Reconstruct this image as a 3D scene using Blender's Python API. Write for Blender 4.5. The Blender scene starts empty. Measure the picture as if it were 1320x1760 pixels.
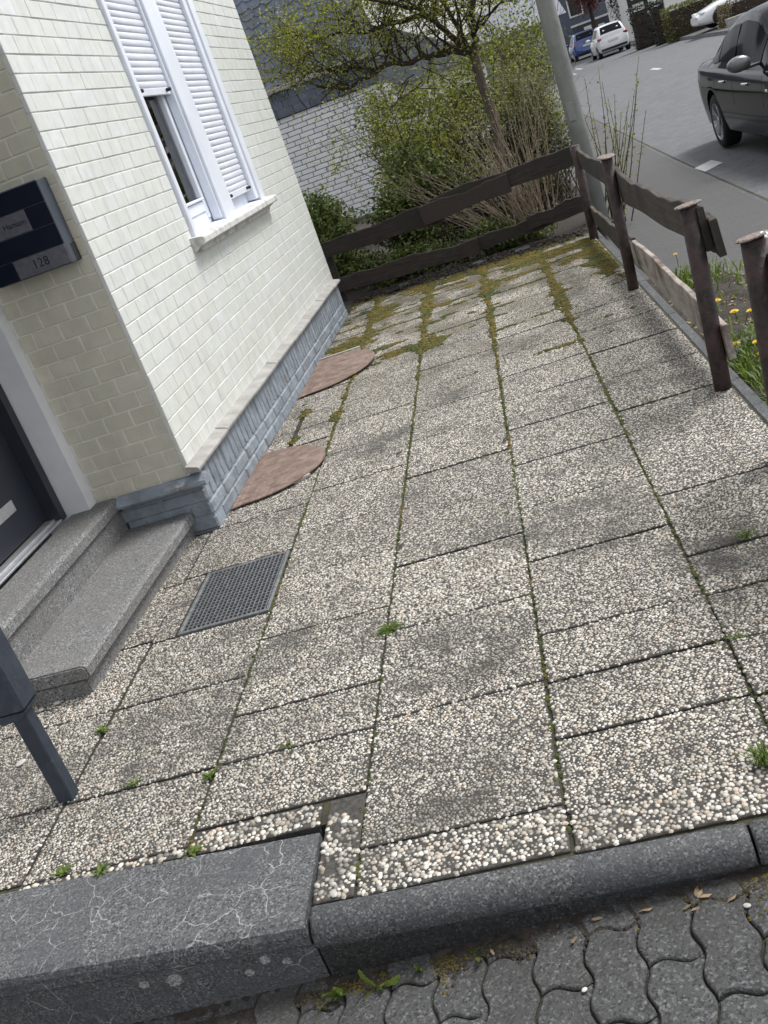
import bpy, bmesh, math, random
import numpy as np
from mathutils import Vector, Matrix
random.seed(7); rng = np.random.default_rng(7)
R = math.radians
S = bpy.context.scene
C = S.collection
# ------------------------------------------------------------------ camera
CAM = np.array([0.0, 0.0, 1.55])
CR = np.array([0.94356178, 0.06525312, -0.32470477])
CU = np.array([0.27401309, 0.3968822, 0.87601447])
CF = np.array([-0.18603222, 0.91554713, -0.35660266])
cd = bpy.data.cameras.new('camera'); cam = bpy.data.objects.new('camera', cd); C.objects.link(cam)
cam.matrix_world = Matrix(((CR[0], CU[0], -CF[0], 0), (CR[1], CU[1], -CF[1], 0), (CR[2], CU[2], -CF[2], 1.55), (0, 0, 0, 1)))
cd.sensor_fit = 'HORIZONTAL'; cd.sensor_width = 36.0; cd.lens = 1705.2 / 1320 * 36.0
cd.clip_start = 0.05; cd.clip_end = 3000
S.camera = cam
def project(P):
    v = np.asarray(P, float) - CAM; z = v @ CF
    return 660 + 1705.2 * (v @ CR) / z, 880 - 1705.2 * (v @ CU) / z, z
# ------------------------------------------------------------------ sky and sun
SUN_EL, SUN_AZ = 56.0, 62.0          # azimuth measured from +Y towards +X
W = bpy.data.worlds.new('World'); S.world = W; W.use_nodes = True
nt = W.node_tree; nt.nodes.clear()
sky = nt.nodes.new('ShaderNodeTexSky'); sky.sky_type = 'NISHITA'; sky.sun_disc = False
sky.sun_elevation = R(SUN_EL); sky.sun_rotation = R(SUN_AZ); sky.dust_density = 3.0; sky.air_density = 1.0
hs = nt.nodes.new('ShaderNodeHueSaturation'); hs.inputs['Saturation'].default_value = 0.34
tc = nt.nodes.new('ShaderNodeTexCoord'); cn = nt.nodes.new('ShaderNodeTexNoise')
cn.inputs['Scale'].default_value = 2.2; cn.inputs['Detail'].default_value = 7
cr = nt.nodes.new('ShaderNodeValToRGB'); cr.color_ramp.elements[0].position = .38; cr.color_ramp.elements[1].position = .66
mx = nt.nodes.new('ShaderNodeMix'); mx.data_type = 'RGBA'; mx.inputs[7].default_value = (9.0, 9.1, 9.3, 1)
bg = nt.nodes.new('ShaderNodeBackground'); bg.inputs['Strength'].default_value = 0.095
wo = nt.nodes.new('ShaderNodeOutputWorld')
nt.links.new(tc.outputs['Generated'], cn.inputs['Vector']); nt.links.new(cn.outputs['Fac'], cr.inputs['Fac'])
nt.links.new(sky.outputs['Color'], hs.inputs['Color']); nt.links.new(hs.outputs['Color'], mx.inputs[6])
nt.links.new(cr.outputs['Color'], mx.inputs[0]); nt.links.new(mx.outputs[2], bg.inputs['Color'])
nt.links.new(bg.outputs['Background'], wo.inputs['Surface'])
sl = bpy.data.lights.new('sun', 'SUN'); sl.energy = 2.2; sl.angle = R(20); sl.color = (1.0, .972, .935)
so = bpy.data.objects.new('sun', sl); C.objects.link(so)
sd = Vector((math.sin(R(SUN_AZ)) * math.cos(R(SUN_EL)), math.cos(R(SUN_AZ)) * math.cos(R(SUN_EL)), math.sin(R(SUN_EL))))
so.rotation_euler = sd.to_track_quat('Z', 'Y').to_euler(); so.location = sd * 30
V = S.view_settings; V.view_transform = 'Standard'; V.look = 'None'; V.gamma = 1.0; V.use_curve_mapping = False
V.exposure = 0.76
# ------------------------------------------------------------------ helpers: materials
def srgb(r, g, b):
    f = lambda c: (c / 255 / 12.92) if c / 255 <= .04045 else ((c / 255 + .055) / 1.055) ** 2.4
    return (f(r), f(g), f(b), 1)
def c4(c): return tuple(c) + (1,) if len(c) == 3 else tuple(c)
MATS = {}
class NT:
    def __init__(s, m): s.n = m.node_tree.nodes; s.l = m.node_tree.links
    def add(s, t, **kw):
        x = s.n.new('ShaderNode' + t)
        for k, v in kw.items():
            if hasattr(x, k): setattr(x, k, v)
        return x
    def noise(s, vec, scale, detail=4, rough=.55):
        x = s.n.new('ShaderNodeTexNoise'); x.inputs['Scale'].default_value = scale
        x.inputs['Detail'].default_value = detail; x.inputs['Roughness'].default_value = rough
        s.l.new(vec, x.inputs['Vector']); return x.outputs['Fac']
    def ramp(s, fac, p0, p1, c0=(0, 0, 0, 1), c1=(1, 1, 1, 1)):
        x = s.n.new('ShaderNodeValToRGB'); e = x.color_ramp.elements
        e[0].position = p0; e[1].position = p1; e[0].color = c4(c0); e[1].color = c4(c1)
        s.l.new(fac, x.inputs['Fac']); return x.outputs['Color']
    def mix(s, fac, a, b, mode='MIX'):
        x = s.n.new('ShaderNodeMix'); x.data_type = 'RGBA'; x.blend_type = mode
        for sock, v in ((x.inputs[0], fac), (x.inputs[6], a), (x.inputs[7], b)):
            if isinstance(v, (int, float)): sock.default_value = v
            elif isinstance(v, (tuple, list)): sock.default_value = c4(v)
            else: s.l.new(v, sock)
        return x.outputs[2]
    def math(s, op, a, b=0.0, clamp=False):
        x = s.n.new('ShaderNodeMath'); x.operation = op; x.use_clamp = clamp
        for sock, v in ((x.inputs[0], a), (x.inputs[1], b)):
            if isinstance(v, (int, float)): sock.default_value = v
            else: s.l.new(v, sock)
        return x.outputs[0]
    def pos(s, stretch=None):
        g = s.n.new('ShaderNodeNewGeometry').outputs['Position']
        if stretch:
            m = s.n.new('ShaderNodeVectorMath'); m.operation = 'MULTIPLY'; m.inputs[1].default_value = stretch
            s.l.new(g, m.inputs[0]); return m.outputs[0]
        return g
    def rand(s): return s.n.new('ShaderNodeObjectInfo').outputs['Random']
    def bump(s, h, strength, dist=.01):
        b = s.n.new('ShaderNodeBump'); b.inputs['Strength'].default_value = strength; b.inputs['Distance'].default_value = dist
        s.l.new(h, b.inputs['Height']); return b.outputs['Normal']
def newmat(name):
    m = bpy.data.materials.new(name); m.use_nodes = True
    n = NT(m); b = m.node_tree.nodes['Principled BSDF']; MATS[name] = m
    return m, n, b
def pm(name, c1, c2=None, scale=6, rough=.7, bump=0, bscale=80, metal=0, coat=0, spec=.5, rnd=0, detail=5, stretch=None, p=(.35, .65), dirt=None, dscale=3, dp=(.5, .75), rvar=0):
    m, n, b = newmat(name)
    P = n.pos(stretch)
    col = c4(c1)
    if c2 is not None: col = n.ramp(n.noise(P, scale, detail), p[0], p[1], c1, c2)
    if dirt is not None: col = n.mix(n.ramp(n.noise(n.pos(), dscale, 6, .65), dp[0], dp[1]), col, dirt)
    if rnd:
        v = n.math('MULTIPLY_ADD', n.rand(), 2 * rnd); v.node.inputs[2].default_value = 1 - rnd
        h = n.add('HueSaturation'); n.l.new(v, h.inputs['Value'])
        if isinstance(col, tuple): h.inputs['Color'].default_value = col
        else: n.l.new(col, h.inputs['Color'])
        col = h.outputs['Color']
    if isinstance(col, tuple): b.inputs['Base Color'].default_value = col
    else: n.l.new(col, b.inputs['Base Color'])
    b.inputs['Roughness'].default_value = rough; b.inputs['Metallic'].default_value = metal
    if rvar:
        rr = n.ramp(n.noise(n.pos(), 9, 4), .3, .7, (rough - rvar,) * 3, (rough + rvar,) * 3); n.l.new(rr, b.inputs['Roughness'])
    b.inputs['Specular IOR Level'].default_value = spec; b.inputs['Coat Weight'].default_value = coat
    if bump: n.l.new(n.bump(n.noise(P, bscale, 4), bump), b.inputs['Normal'])
    return m
# ------------------------------------------------------------------ helpers: geometry
class MB:
    """collects vertices and faces of one mesh"""
    def __init__(s): s.v = []; s.f = []; s.mi = []
    def add(s, vs, fs, mi=0):
        o = len(s.v); s.v += [tuple(p) for p in vs]; s.f += [tuple(i + o for i in f) for f in fs]; s.mi += [mi] * len(fs); return s
    def box(s, x0, x1, y0, y1, z0, z1, ch=0.0, mi=0):
        x0, x1 = min(x0, x1), max(x0, x1); y0, y1 = min(y0, y1), max(y0, y1); z0, z1 = min(z0, z1), max(z0, z1)
        if ch <= 0:
            vs = [(x0, y0, z0), (x1, y0, z0), (x1, y1, z0), (x0, y1, z0), (x0, y0, z1), (x1, y0, z1), (x1, y1, z1), (x0, y1, z1)]
            return s.add(vs, [(0, 3, 2, 1), (4, 5, 6, 7), (0, 1, 5, 4), (1, 2, 6, 5), (2, 3, 7, 6), (3, 0, 4, 7)], mi)
        c = min(ch, (x1 - x0) * .45, (y1 - y0) * .45, (z1 - z0) * .45)
        vs = []; idx = {}
        def q(p):
            if p not in idx: idx[p] = len(vs); vs.append(p)
            return idx[p]
        X = (x0, x1); Y = (y0, y1); Z = (z0, z1); fs = []
        sgn = (1, -1)
        def cor(i, j, k, ax):
            p = [X[i] + sgn[i] * c, Y[j] + sgn[j] * c, Z[k] + sgn[k] * c]
            p[ax] = (X[i], Y[j], Z[k])[ax]; return q(tuple(p))
        for i in (0, 1):
            fs.append([cor(i, j, k, 0) for j, k in ((0, 0), (1, 0), (1, 1), (0, 1))])
            fs.append([cor(j, i, k, 1) for j, k in ((0, 0), (1, 0), (1, 1), (0, 1))])
            fs.append([cor(j, k, i, 2) for j, k in ((0, 0), (1, 0), (1, 1), (0, 1))])
        for a in (0, 1):
            for b_ in (0, 1):
                fs.append([cor(a, b_, 0, 0), cor(a, b_, 1, 0), cor(a, b_, 1, 1), cor(a, b_, 0, 1)])
                fs.append([cor(a, 0, b_, 0), cor(a, 1, b_, 0), cor(a, 1, b_, 2), cor(a, 0, b_, 2)])
                fs.append([cor(0, a, b_, 1), cor(1, a, b_, 1), cor(1, a, b_, 2), cor(0, a, b_, 2)])
                for k in (0, 1): fs.append([cor(a, b_, k, 0), cor(a, b_, k, 1), cor(a, b_, k, 2)])
        return s.add(vs, fs, mi)
    def tube(s, pts, rad, n=8, cap=True, mi=0):
        pts = [Vector(p) for p in pts]; rad = rad if hasattr(rad, '__len__') else [rad] * len(pts)
        vs = []; fs = []; ref = Vector((.31, .77, .55)); u = None
        for i, p in enumerate(pts):
            d = (pts[min(i + 1, len(pts) - 1)] - pts[max(i - 1, 0)])
            d = d.normalized() if d.length > 1e-9 else Vector((0, 0, 1))
            u = (ref if u is None else u); u = (u - d * u.dot(d))
            u = u.normalized() if u.length > 1e-6 else d.orthogonal().normalized()
            w = d.cross(u)
            for k in range(n):
                a = 2 * math.pi * k / n; vs.append(p + (u * math.cos(a) + w * math.sin(a)) * rad[i])
        for i in range(len(pts) - 1):
            for k in range(n):
                a, b_ = i * n + k, i * n + (k + 1) % n; fs.append((a, b_, b_ + n, a + n))
        if cap: fs.append(tuple(range(n - 1, -1, -1))); fs.append(tuple((len(pts) - 1) * n + k for k in range(n)))
        return s.add(vs, fs, mi)
    def lathe(s, prof, n=24, center=(0, 0, 0), axis='z', mi=0, cap=True):
        vs = []; fs = []; cx_, cy_, cz_ = center
        for r, h in prof:
            for k in range(n):
                a = 2 * math.pi * k / n; x, y = r * math.cos(a), r * math.sin(a)
                vs.append((cx_ + x, cy_ + y, cz_ + h) if axis == 'z' else (cx_ + x, cy_ + h, cz_ + y) if axis == 'y' else (cx_ + h, cy_ + x, cz_ + y))
        for i in range(len(prof) - 1):
            for k in range(n):
                a, b_ = i * n + k, i * n + (k + 1) % n; fs.append((a, b_, b_ + n, a + n))
        if cap: fs.append(tuple(range(n))); fs.append(tuple((len(prof) - 1) * n + k for k in range(n)))
        return s.add(vs, fs, mi)
    def prism(s, prof, a0, a1, axis='y', mi=0):
        """profile polygon extruded along an axis; profile in the other two axes order"""
        n = len(prof); vs = []
        for a in (a0, a1):
            for p, q_ in prof: vs.append((p, a, q_) if axis == 'y' else (a, p, q_) if axis == 'x' else (p, q_, a))
        fs = [tuple(range(n)), tuple(range(2 * n - 1, n - 1, -1))] + [(i, (i + 1) % n, n + (i + 1) % n, n + i) for i in range(n)]
        return s.add(vs, fs, mi)
    def mesh(s, name='mesh', smooth=False, fix=True):
        me = bpy.data.meshes.new(name); me.from_pydata(s.v, [], s.f)
        if any(s.mi): me.polygons.foreach_set('material_index', s.mi)
        if fix:
            bm = bmesh.new(); bm.from_mesh(me); bmesh.ops.recalc_face_normals(bm, faces=bm.faces); bm.to_mesh(me); bm.free()
        if smooth: me.polygons.foreach_set('use_smooth', [True] * len(me.polygons))
        me.update(); return me
def fast_mesh(name, v, tris, smooth=True, col=None):
    v = np.asarray(v, np.float32); t = np.asarray(tris, np.int32)
    me = bpy.data.meshes.new(name); me.vertices.add(len(v)); me.vertices.foreach_set('co', v.ravel())
    k = t.shape[1]; me.loops.add(t.size); me.loops.foreach_set('vertex_index', t.ravel())
    me.polygons.add(len(t)); me.polygons.foreach_set('loop_start', np.arange(0, t.size, k, dtype=np.int32))
    if smooth: me.polygons.foreach_set('use_smooth', np.ones(len(t), bool))
    me.update(calc_edges=True)
    if col is not None:
        a = me.color_attributes.new('tint', 'FLOAT_COLOR', 'POINT'); a.data.foreach_set('color', np.asarray(col, np.float32).ravel())
    return me
def ob(name, me, mat=None, parent=None, loc=(0, 0, 0), rot=(0, 0, 0), scale=None, label=None, cat=None, group=None, kind=None, smooth=False):
    if isinstance(me, MB): me = me.mesh(name, smooth)
    o = bpy.data.objects.new(name, me); C.objects.link(o)
    if mat is not None and me is not None:
        mats = mat if isinstance(mat, (list, tuple)) else [mat]
        if len(me.materials) == 0:
            for m in mats: me.materials.append(MATS[m] if isinstance(m, str) else m)
    o.parent = parent; o.location = loc
    o.rotation_euler = (0, 0, rot) if isinstance(rot, (int, float)) else rot
    if scale: o.scale = scale
    if label: o['label'] = label
    if cat: o['category'] = cat
    if group: o['group'] = group
    if kind: o['kind'] = kind
    return o
def thing(name, label, cat, loc=(0, 0, 0), rot=0, group=None): return ob(name, None, None, None, loc, rot, None, label, cat, group)
def struct(name, me, mat, **k): return ob(name, me, mat, kind='structure', **k)
def lerp(a, b, t): return a + (b - a) * t
def text_mesh(body, size, depth=.0006):
    cu = bpy.data.curves.new('lettering', 'FONT'); cu.body = body; cu.size = size; cu.extrude = depth; cu.align_x = 'CENTER'; cu.align_y = 'CENTER'; cu.resolution_u = 3
    o = bpy.data.objects.new('lettering', cu); C.objects.link(o)
    bpy.context.view_layer.update(); me = bpy.data.meshes.new_from_object(o.evaluated_get(bpy.context.evaluated_depsgraph_get()))
    bpy.data.objects.remove(o); bpy.data.curves.remove(cu); return me
# ------------------------------------------------------------------ materials
pm('cement', (.028, .027, .0245), (.07, .066, .06), 60, .9, .4, 120)
pm('joint_soil', (.018, .016, .012), (.045, .041, .026), 9, .95, .6, 90, dirt=(.05, .05, .022), dscale=3.5, dp=(.45, .65))
pm('soil', (.015, .012, .0095), (.042, .034, .028), 40, .95, .8, 60)
def speckle(name, dark, mid, light, scale, rough=.75, bump=.2, stain=None, crack=False, mottle=.5, big=None):
    m, n, b = newmat(name); P = n.pos()
    v = n.add('TexVoronoi'); v.inputs['Scale'].default_value = scale; n.l.new(P, v.inputs['Vector'])
    sc = n.add('SeparateColor'); n.l.new(v.outputs['Color'], sc.inputs['Color'])
    x = n.add('ValToRGB'); e = x.color_ramp.elements; e[0].color = c4(dark); e[1].color = c4(light); e[0].position = .12; e[1].position = .96
    for p_ in (.35, .75): k = e.new(p_); k.color = c4(mid)
    n.l.new(sc.outputs[0], x.inputs['Fac']); col = x.outputs['Color']
    col = n.mix(n.math('MULTIPLY', n.ramp(n.noise(P, 55, 5, .7), .35, .68), mottle), col, tuple(c * .62 for c in mid))
    if big: col = n.mix(n.math('MULTIPLY', n.ramp(n.noise(n.pos((1, .35, 1)), .9, 5, .65), .4, .62), .6), col, big)
    if stain: col = n.mix(n.math('MULTIPLY', n.ramp(n.noise(P, 4.2, 6, .65), .42, .7), .75), col, stain)
    if crack:
        w = n.add('TexNoise'); w.inputs['Scale'].default_value = 16; w.inputs['Detail'].default_value = 5; n.l.new(P, w.inputs['Vector'])
        wm = n.add('VectorMath'); wm.operation = 'MULTIPLY_ADD'; wm.inputs[1].default_value = (.05, .05, .05); n.l.new(w.outputs['Color'], wm.inputs[0]); n.l.new(P, wm.inputs[2])
        cv = n.add('TexVoronoi'); cv.feature = 'DISTANCE_TO_EDGE'; cv.inputs['Scale'].default_value = 10.5; n.l.new(wm.outputs[0], cv.inputs['Vector'])
        ln = n.ramp(cv.outputs['Distance'], .004, .015, (1, 1, 1), (0, 0, 0)); mk = n.ramp(n.noise(P, 5.5, 3, .6), .44, .54)
        mk2 = n.ramp(n.noise(P, 30, 3, .6), .36, .52)
        col = n.mix(n.math('MULTIPLY', n.math('MULTIPLY', ln, mk), mk2), col, (.30, .31, .31))
    n.l.new(col, b.inputs['Base Color']); b.inputs['Roughness'].default_value = rough
    n.l.new(n.bump(n.noise(P, 220, 3), bump), b.inputs['Normal'])
speckle('granite', (.035, .036, .038), (.165, .168, .172), (.36, .365, .37), 210, .75, .2, (.135, .13, .12))
speckle('kerb_granite', (.019, .02, .022), (.07, .073, .076), (.19, .195, .20), 230, .7, .3, (.04, .044, .05))
speckle('cracked_granite', (.024, .026, .028), (.092, .096, .10), (.22, .226, .23), 230, .75, .3, (.055, .06, .066), True)
speckle('paver_concrete', (.024, .025, .026), (.07, .072, .074), (.17, .172, .175), 190, .85, .5, (.035, .034, .032), mottle=.7)
speckle('asphalt', (.05, .054, .06), (.095, .10, .109), (.16, .166, .175), 90, .85, .3, (.125, .131, .14), big=(.075, .079, .086))
pm('tile_mortar', (.60, .61, .575), (.68, .68, .65), 20, .8)
pm('plaster', (.62, .63, .65), (.68, .69, .71), 7, .75, .15, 90)
pm('plinth_paint', (.17, .20, .235), (.245, .28, .32), 12, .65, .6, 45, dirt=(.13, .13, .125), dscale=7, dp=(.54, .72), rnd=.08)
pm('ledge_stone', (.24, .235, .225), (.34, .335, .32), 9, .75, .25, 60, dirt=(.22, .21, .2), dscale=5, dp=(.5, .75))
pm('shutter_white', (.60, .63, .70), (.66, .69, .76), 6, .4)
pm('frame_white', (.66, .70, .78), (.72, .76, .84), 5, .35)
pm('sill_stone', (.5, .5, .49), (.62, .62, .6), 16, .6, .2, 70, dirt=(.3, .3, .29), dscale=9, dp=(.5, .7))
pm('black_rubber', (.012, .012, .013), rough=.6)
pm('curtain', (.52, .53, .54), rough=.9)
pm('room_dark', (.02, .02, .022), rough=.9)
pm('door_navy', (.018, .022, .032), (.022, .027, .038), 3, .42)
pm('aluminium', (.55, .57, .6), (.66, .68, .7), 30, .35, metal=.7)
pm('mailbox_navy', (.003, .006, .017), (.004, .008, .021), 5, .5, spec=.2)
pm('mailbox_side', (.045, .055, .075), (.06, .07, .09), 5, .4)
pm('plate_steel', (.10, .105, .13), (.14, .145, .17), 40, .5, metal=.3)
pm('ink', (.01, .012, .018), rough=.6)
pm('post_blue', (.02, .028, .042), (.032, .042, .06), 12, .5, .25, 60, dirt=(.06, .065, .07), dscale=16, dp=(.62, .7))
pm('fence_wood', (.02, .0155, .014), (.05, .039, .034), 10, .85, .8, 40, stretch=(.6, 3, 14), dirt=(.022, .026, .016), dscale=3, dp=(.5, .7), rnd=.18)
pm('grey_wood', (.04, .033, .028), (.085, .071, .06), 10, .9, .8, 40, stretch=(3, .5, 14), dirt=(.035, .03, .026), dscale=3, dp=(.48, .66), rnd=.15)
pm('brown_wood', (.026, .019, .0165), (.056, .041, .035), 22, .85, .6, 45, stretch=(5, 5, 16))
pm('pale_wood', (.26, .23, .205), (.38, .345, .31), 18, .85, .4, 60, stretch=(1, .3, 4), dirt=(.11, .075, .06), dscale=4, dp=(.48, .62))
pm('post_rust', (.03, .019, .019), (.062, .037, .034), 20, .65, .5, 60, dirt=(.018, .014, .014), dscale=14, dp=(.5, .62))
pm('cap_rust', (.09, .062, .055), (.24, .20, .18), 70, .8, .6, 110, p=(.38, .58))
pm('chain_white', (.62, .63, .62), rough=.45)
pm('pole_grey', (.18, .19, .18), (.24, .245, .235), 6, .8, .4, 40, dirt=(.13, .145, .125), dscale=5, stretch=(1, 1, .3))
pm('kerb_stone', (.065, .07, .08), (.14, .148, .16), 240, .65, .25, 300, dirt=(.045, .05, .058), dscale=5, dp=(.45, .72), p=(.3, .72))
pm('paver_dark', (.055, .06, .068), (.115, .12, .13), 200, .8, .3, 220, rnd=.16, dirt=(.035, .036, .036), dscale=6, dp=(.5, .75))
pm('road_paint', (.34, .345, .35), (.46, .465, .47), 20, .7, dirt=(.2, .2, .2), dscale=6, dp=(.5, .7))
pm('ground_earth', (.05, .045, .03), (.07, .075, .04), 1.2, .95, .5, 20)
pm('hill_wood', (.02, .03, .014), (.05, .06, .03), .08, .95)
pm('brick_white', (.64, .66, .69), (.70, .715, .73), 8, .7, .2, 60, rnd=.06)
pm('brick_mortar', (.16, .165, .18), rough=.9)
pm('slate', (.055, .07, .105), (.09, .11, .15), 5, .5, .15, 30, rnd=.16)
pm('slate_gap', (.02, .022, .03), rough=.9)
pm('wood_fascia', (.30, .28, .26), (.38, .36, .33), 12, .8)
pm('bark', (.022, .017, .014), (.05, .038, .03), 30, .95, .8, 60, stretch=(1, 1, .4))
pm('bark_light', (.06, .047, .038), (.115, .092, .075), 30, .9, .6, 60, stretch=(1, 1, .3))
pm('twig', (.055, .043, .032), (.11, .085, .06), 20, .9)
pm('twig_light', (.21, .165, .125), (.31, .25, .19), 20, .9)
pm('moss', (.065, .052, .006), (.17, .122, .014), 25, .95, .8, 200, dirt=(.045, .06, .01), dscale=4, dp=(.45, .6))
pm('moss_green', (.03, .045, .006), (.075, .09, .014), 40, .95, .8, 200)
pm('dry_leaf', (.12, .085, .05), (.26, .20, .13), 30, .85, rnd=.4)
pm('pebble_loose', (.32, .31, .29), (.48, .47, .45), 30, .6, rnd=.2)
pm('petal_yellow', (.75, .48, .012), (.82, .58, .02), 30, .7)
pm('lichen', (.12, .125, .12), (.33, .34, .32), 140, .95, p=(.4, .6))
pm('crack_salt', (.20, .21, .215), (.33, .34, .345), 60, .9)
def leafmat(name, dark, light, trans=.35, rough=.55):
    m, n, b = newmat(name)
    a = n.add('VertexColor'); a.layer_name = 'tint'
    sx = n.add('SeparateColor'); n.l.new(a.outputs['Color'], sx.inputs['Color'])
    col = n.mix(sx.outputs[0], dark, light)
    n.l.new(col, b.inputs['Base Color']); b.inputs['Roughness'].default_value = rough; b.inputs['Specular IOR Level'].default_value = .35
    t = n.add('BsdfTranslucent'); n.l.new(n.mix(1.0, col, (1.25, 1.3, .8), 'MULTIPLY'), t.inputs['Color'])
    ms = n.add('MixShader'); ms.inputs[0].default_value = trans
    n.l.new(b.outputs[0], ms.inputs[1]); n.l.new(t.outputs[0], ms.inputs[2])
    n.l.new(ms.outputs[0], m.node_tree.nodes['Material Output'].inputs['Surface']); return m
leafmat('leaf_fresh', (.12, .145, .018), (.33, .34, .07))
leafmat('leaf_laurel', (.025, .045, .010), (.17, .22, .055), .25, .35)
leafmat('leaf_olive', (.05, .065, .012), (.19, .21, .045))
leafmat('leaf_dark', (.006, .014, .008), (.02, .036, .018), .15)
leafmat('leaf_grass', (.05, .085, .014), (.16, .22, .05))
leafmat('leaf_pale', (.10, .105, .04), (.28, .28, .14))
leafmat('leaf_hedge', (.06, .065, .016), (.14, .14, .045))
leafmat('leaf_dry', (.08, .06, .03), (.18, .14, .08))
leafmat('leaf_red', (.05, .012, .014), (.13, .03, .035))
# glazed wall tile
def tilemat(name, c1, c2, c3):
    m, n, b = newmat(name)
    r = n.rand(); a = n.add('VertexColor'); a.layer_name = 'tint'
    sx = n.add('SeparateColor'); n.l.new(a.outputs['Color'], sx.inputs['Color'])
    rr = n.math('FRACT', n.math('ADD', r, sx.outputs[0]))
    x = n.add('ValToRGB'); e = x.color_ramp.elements
    e[0].color = c4(c1); e[1].color = c4(c2); e2 = e.new(.55); e2.color = c4(c3); e3 = e.new(.8); e3.color = tuple(lerp(c1[i], c2[i], .4) for i in range(3)) + (1,)
    n.l.new(rr, x.inputs['Fac'])
    st = n.ramp(n.noise(n.pos((9, 9, .8)), 1.6, 5, .6), .5, .78)
    col = n.mix(n.math('MULTIPLY', st, .38), x.outputs['Color'], (.40, .43, .38))
    cl = n.ramp(n.noise(n.pos(), 14, 5), .3, .75, (.9, .9, .9), (1.05, 1.05, 1.04))
    col = n.mix(1.0, col, cl, 'MULTIPLY')
    sz = n.add('SeparateXYZ'); n.l.new(n.pos(), sz.inputs[0]); low = n.add('MapRange'); low.inputs[1].default_value = .95; low.inputs[2].default_value = .36; n.l.new(sz.outputs[2], low.inputs[0])
    gr_ = n.math('MULTIPLY', n.math('MULTIPLY', low.outputs[0], n.ramp(n.noise(n.pos((1, 1, .5)), 7, 6, .7), .42, .7)), .45)
    col = n.mix(gr_, col, (.40, .385, .34))
    n.l.new(col, b.inputs['Base Color']); b.inputs['Roughness'].default_value = .38
    n.l.new(n.bump(n.noise(n.pos(), 26, 3), .12, .01), b.inputs['Normal'])
tilemat('wall_tile', (.62, .645, .62), (.66, .678, .685), (.64, .658, .63))
tilemat('front_tile', (.56, .53, .43), (.61, .575, .485), (.56, .545, .45))
pm('front_mortar', (.64, .62, .56), (.72, .70, .65), 20, .8)
# exposed-aggregate pebbles
m, n, b = newmat('pebble')
a = n.add('VertexColor'); a.layer_name = 'tint'; sx = n.add('SeparateColor'); n.l.new(a.outputs['Color'], sx.inputs['Color'])
x = n.add('ValToRGB'); e = x.color_ramp.elements
e[0].position = 0; e[0].color = (.085, .083, .08, 1); e[1].position = 1; e[1].color = (.70, .68, .63, 1)
for p_, c_ in ((.2, (.21, .198, .176, 1)), (.45, (.37, .342, .292, 1)), (.68, (.53, .495, .43, 1)), (.74, (.44, .34, .25, 1)), (.79, (.55, .52, .46, 1))):
    q_ = e.new(p_); q_.color = c_
n.l.new(sx.outputs[0], x.inputs['Fac'])
d1 = n.ramp(n.noise(n.pos(), 2.0, 9, .7), .46, .68)
d2 = n.ramp(n.noise(n.pos(), 7.0, 4, .6), .50, .8)
spots = None
for sx_, sy_, sr_ in ((-1.45, 2.6, .75), (-.52, 2.06, .5), (-.45, 2.66, .5), (-1.0, 2.95, .5), (.50, 2.75, .7), (.45, 4.75, .5), (.05, 3.35, .55), (-1.0, 5.0, .45), (-.5, 5.5, .4), (-.05, 6.0, .5), (-2.0, 2.6, .6)):
    vm = n.add('VectorMath'); vm.operation = 'DISTANCE'; vm.inputs[1].default_value = (sx_, sy_, 0); n.l.new(n.pos(), vm.inputs[0])
    k_ = n.ramp(n.math('DIVIDE', vm.outputs['Value'], sr_), .25, 1.0, (1, 1, 1), (0, 0, 0))
    spots = k_ if spots is None else n.math('MAXIMUM', spots, k_)
spots = n.ramp(n.math('ADD', n.math('MULTIPLY', spots, .5), n.math('MULTIPLY', n.ramp(n.noise(n.pos(), 4.5, 10, .78), .34, .66), .5)), .48, .88)
dirt = n.math('ADD', n.math('ADD', n.math('MULTIPLY', d1, .62), n.math('MULTIPLY', d2, .4)), n.math('MULTIPLY', spots, .5), True)
dirt = n.math('MULTIPLY', dirt, n.ramp(n.math('ADD', n.math('MULTIPLY', sx.outputs[1], .55), dirt), .25, .85), True)
ov = n.math('MULTIPLY_ADD', n.rand(), .24); ov.node.inputs[2].default_value = .79
col = n.mix(dirt, x.outputs['Color'], (.06, .056, .05))
hsv = n.add('HueSaturation'); n.l.new(ov, hsv.inputs['Value']); n.l.new(col, hsv.inputs['Color'])
# moss film on the stones at the back of the terrace
sp = n.add('SeparateXYZ'); n.l.new(n.pos(), sp.inputs[0])
mr = n.add('MapRange'); mr.inputs[1].default_value = 5.0; mr.inputs[2].default_value = 8.0; n.l.new(sp.outputs[1], mr.inputs[0])
mo = n.math('MULTIPLY', mr.outputs[0], n.ramp(n.noise(n.pos(), 2.6, 6, .65), .41, .56))
fin = n.mix(n.math('MULTIPLY', mo, .8), hsv.outputs['Color'], (.075, .062, .016))
n.l.new(fin, b.inputs['Base Color']); b.inputs['Roughness'].default_value = .55
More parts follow.
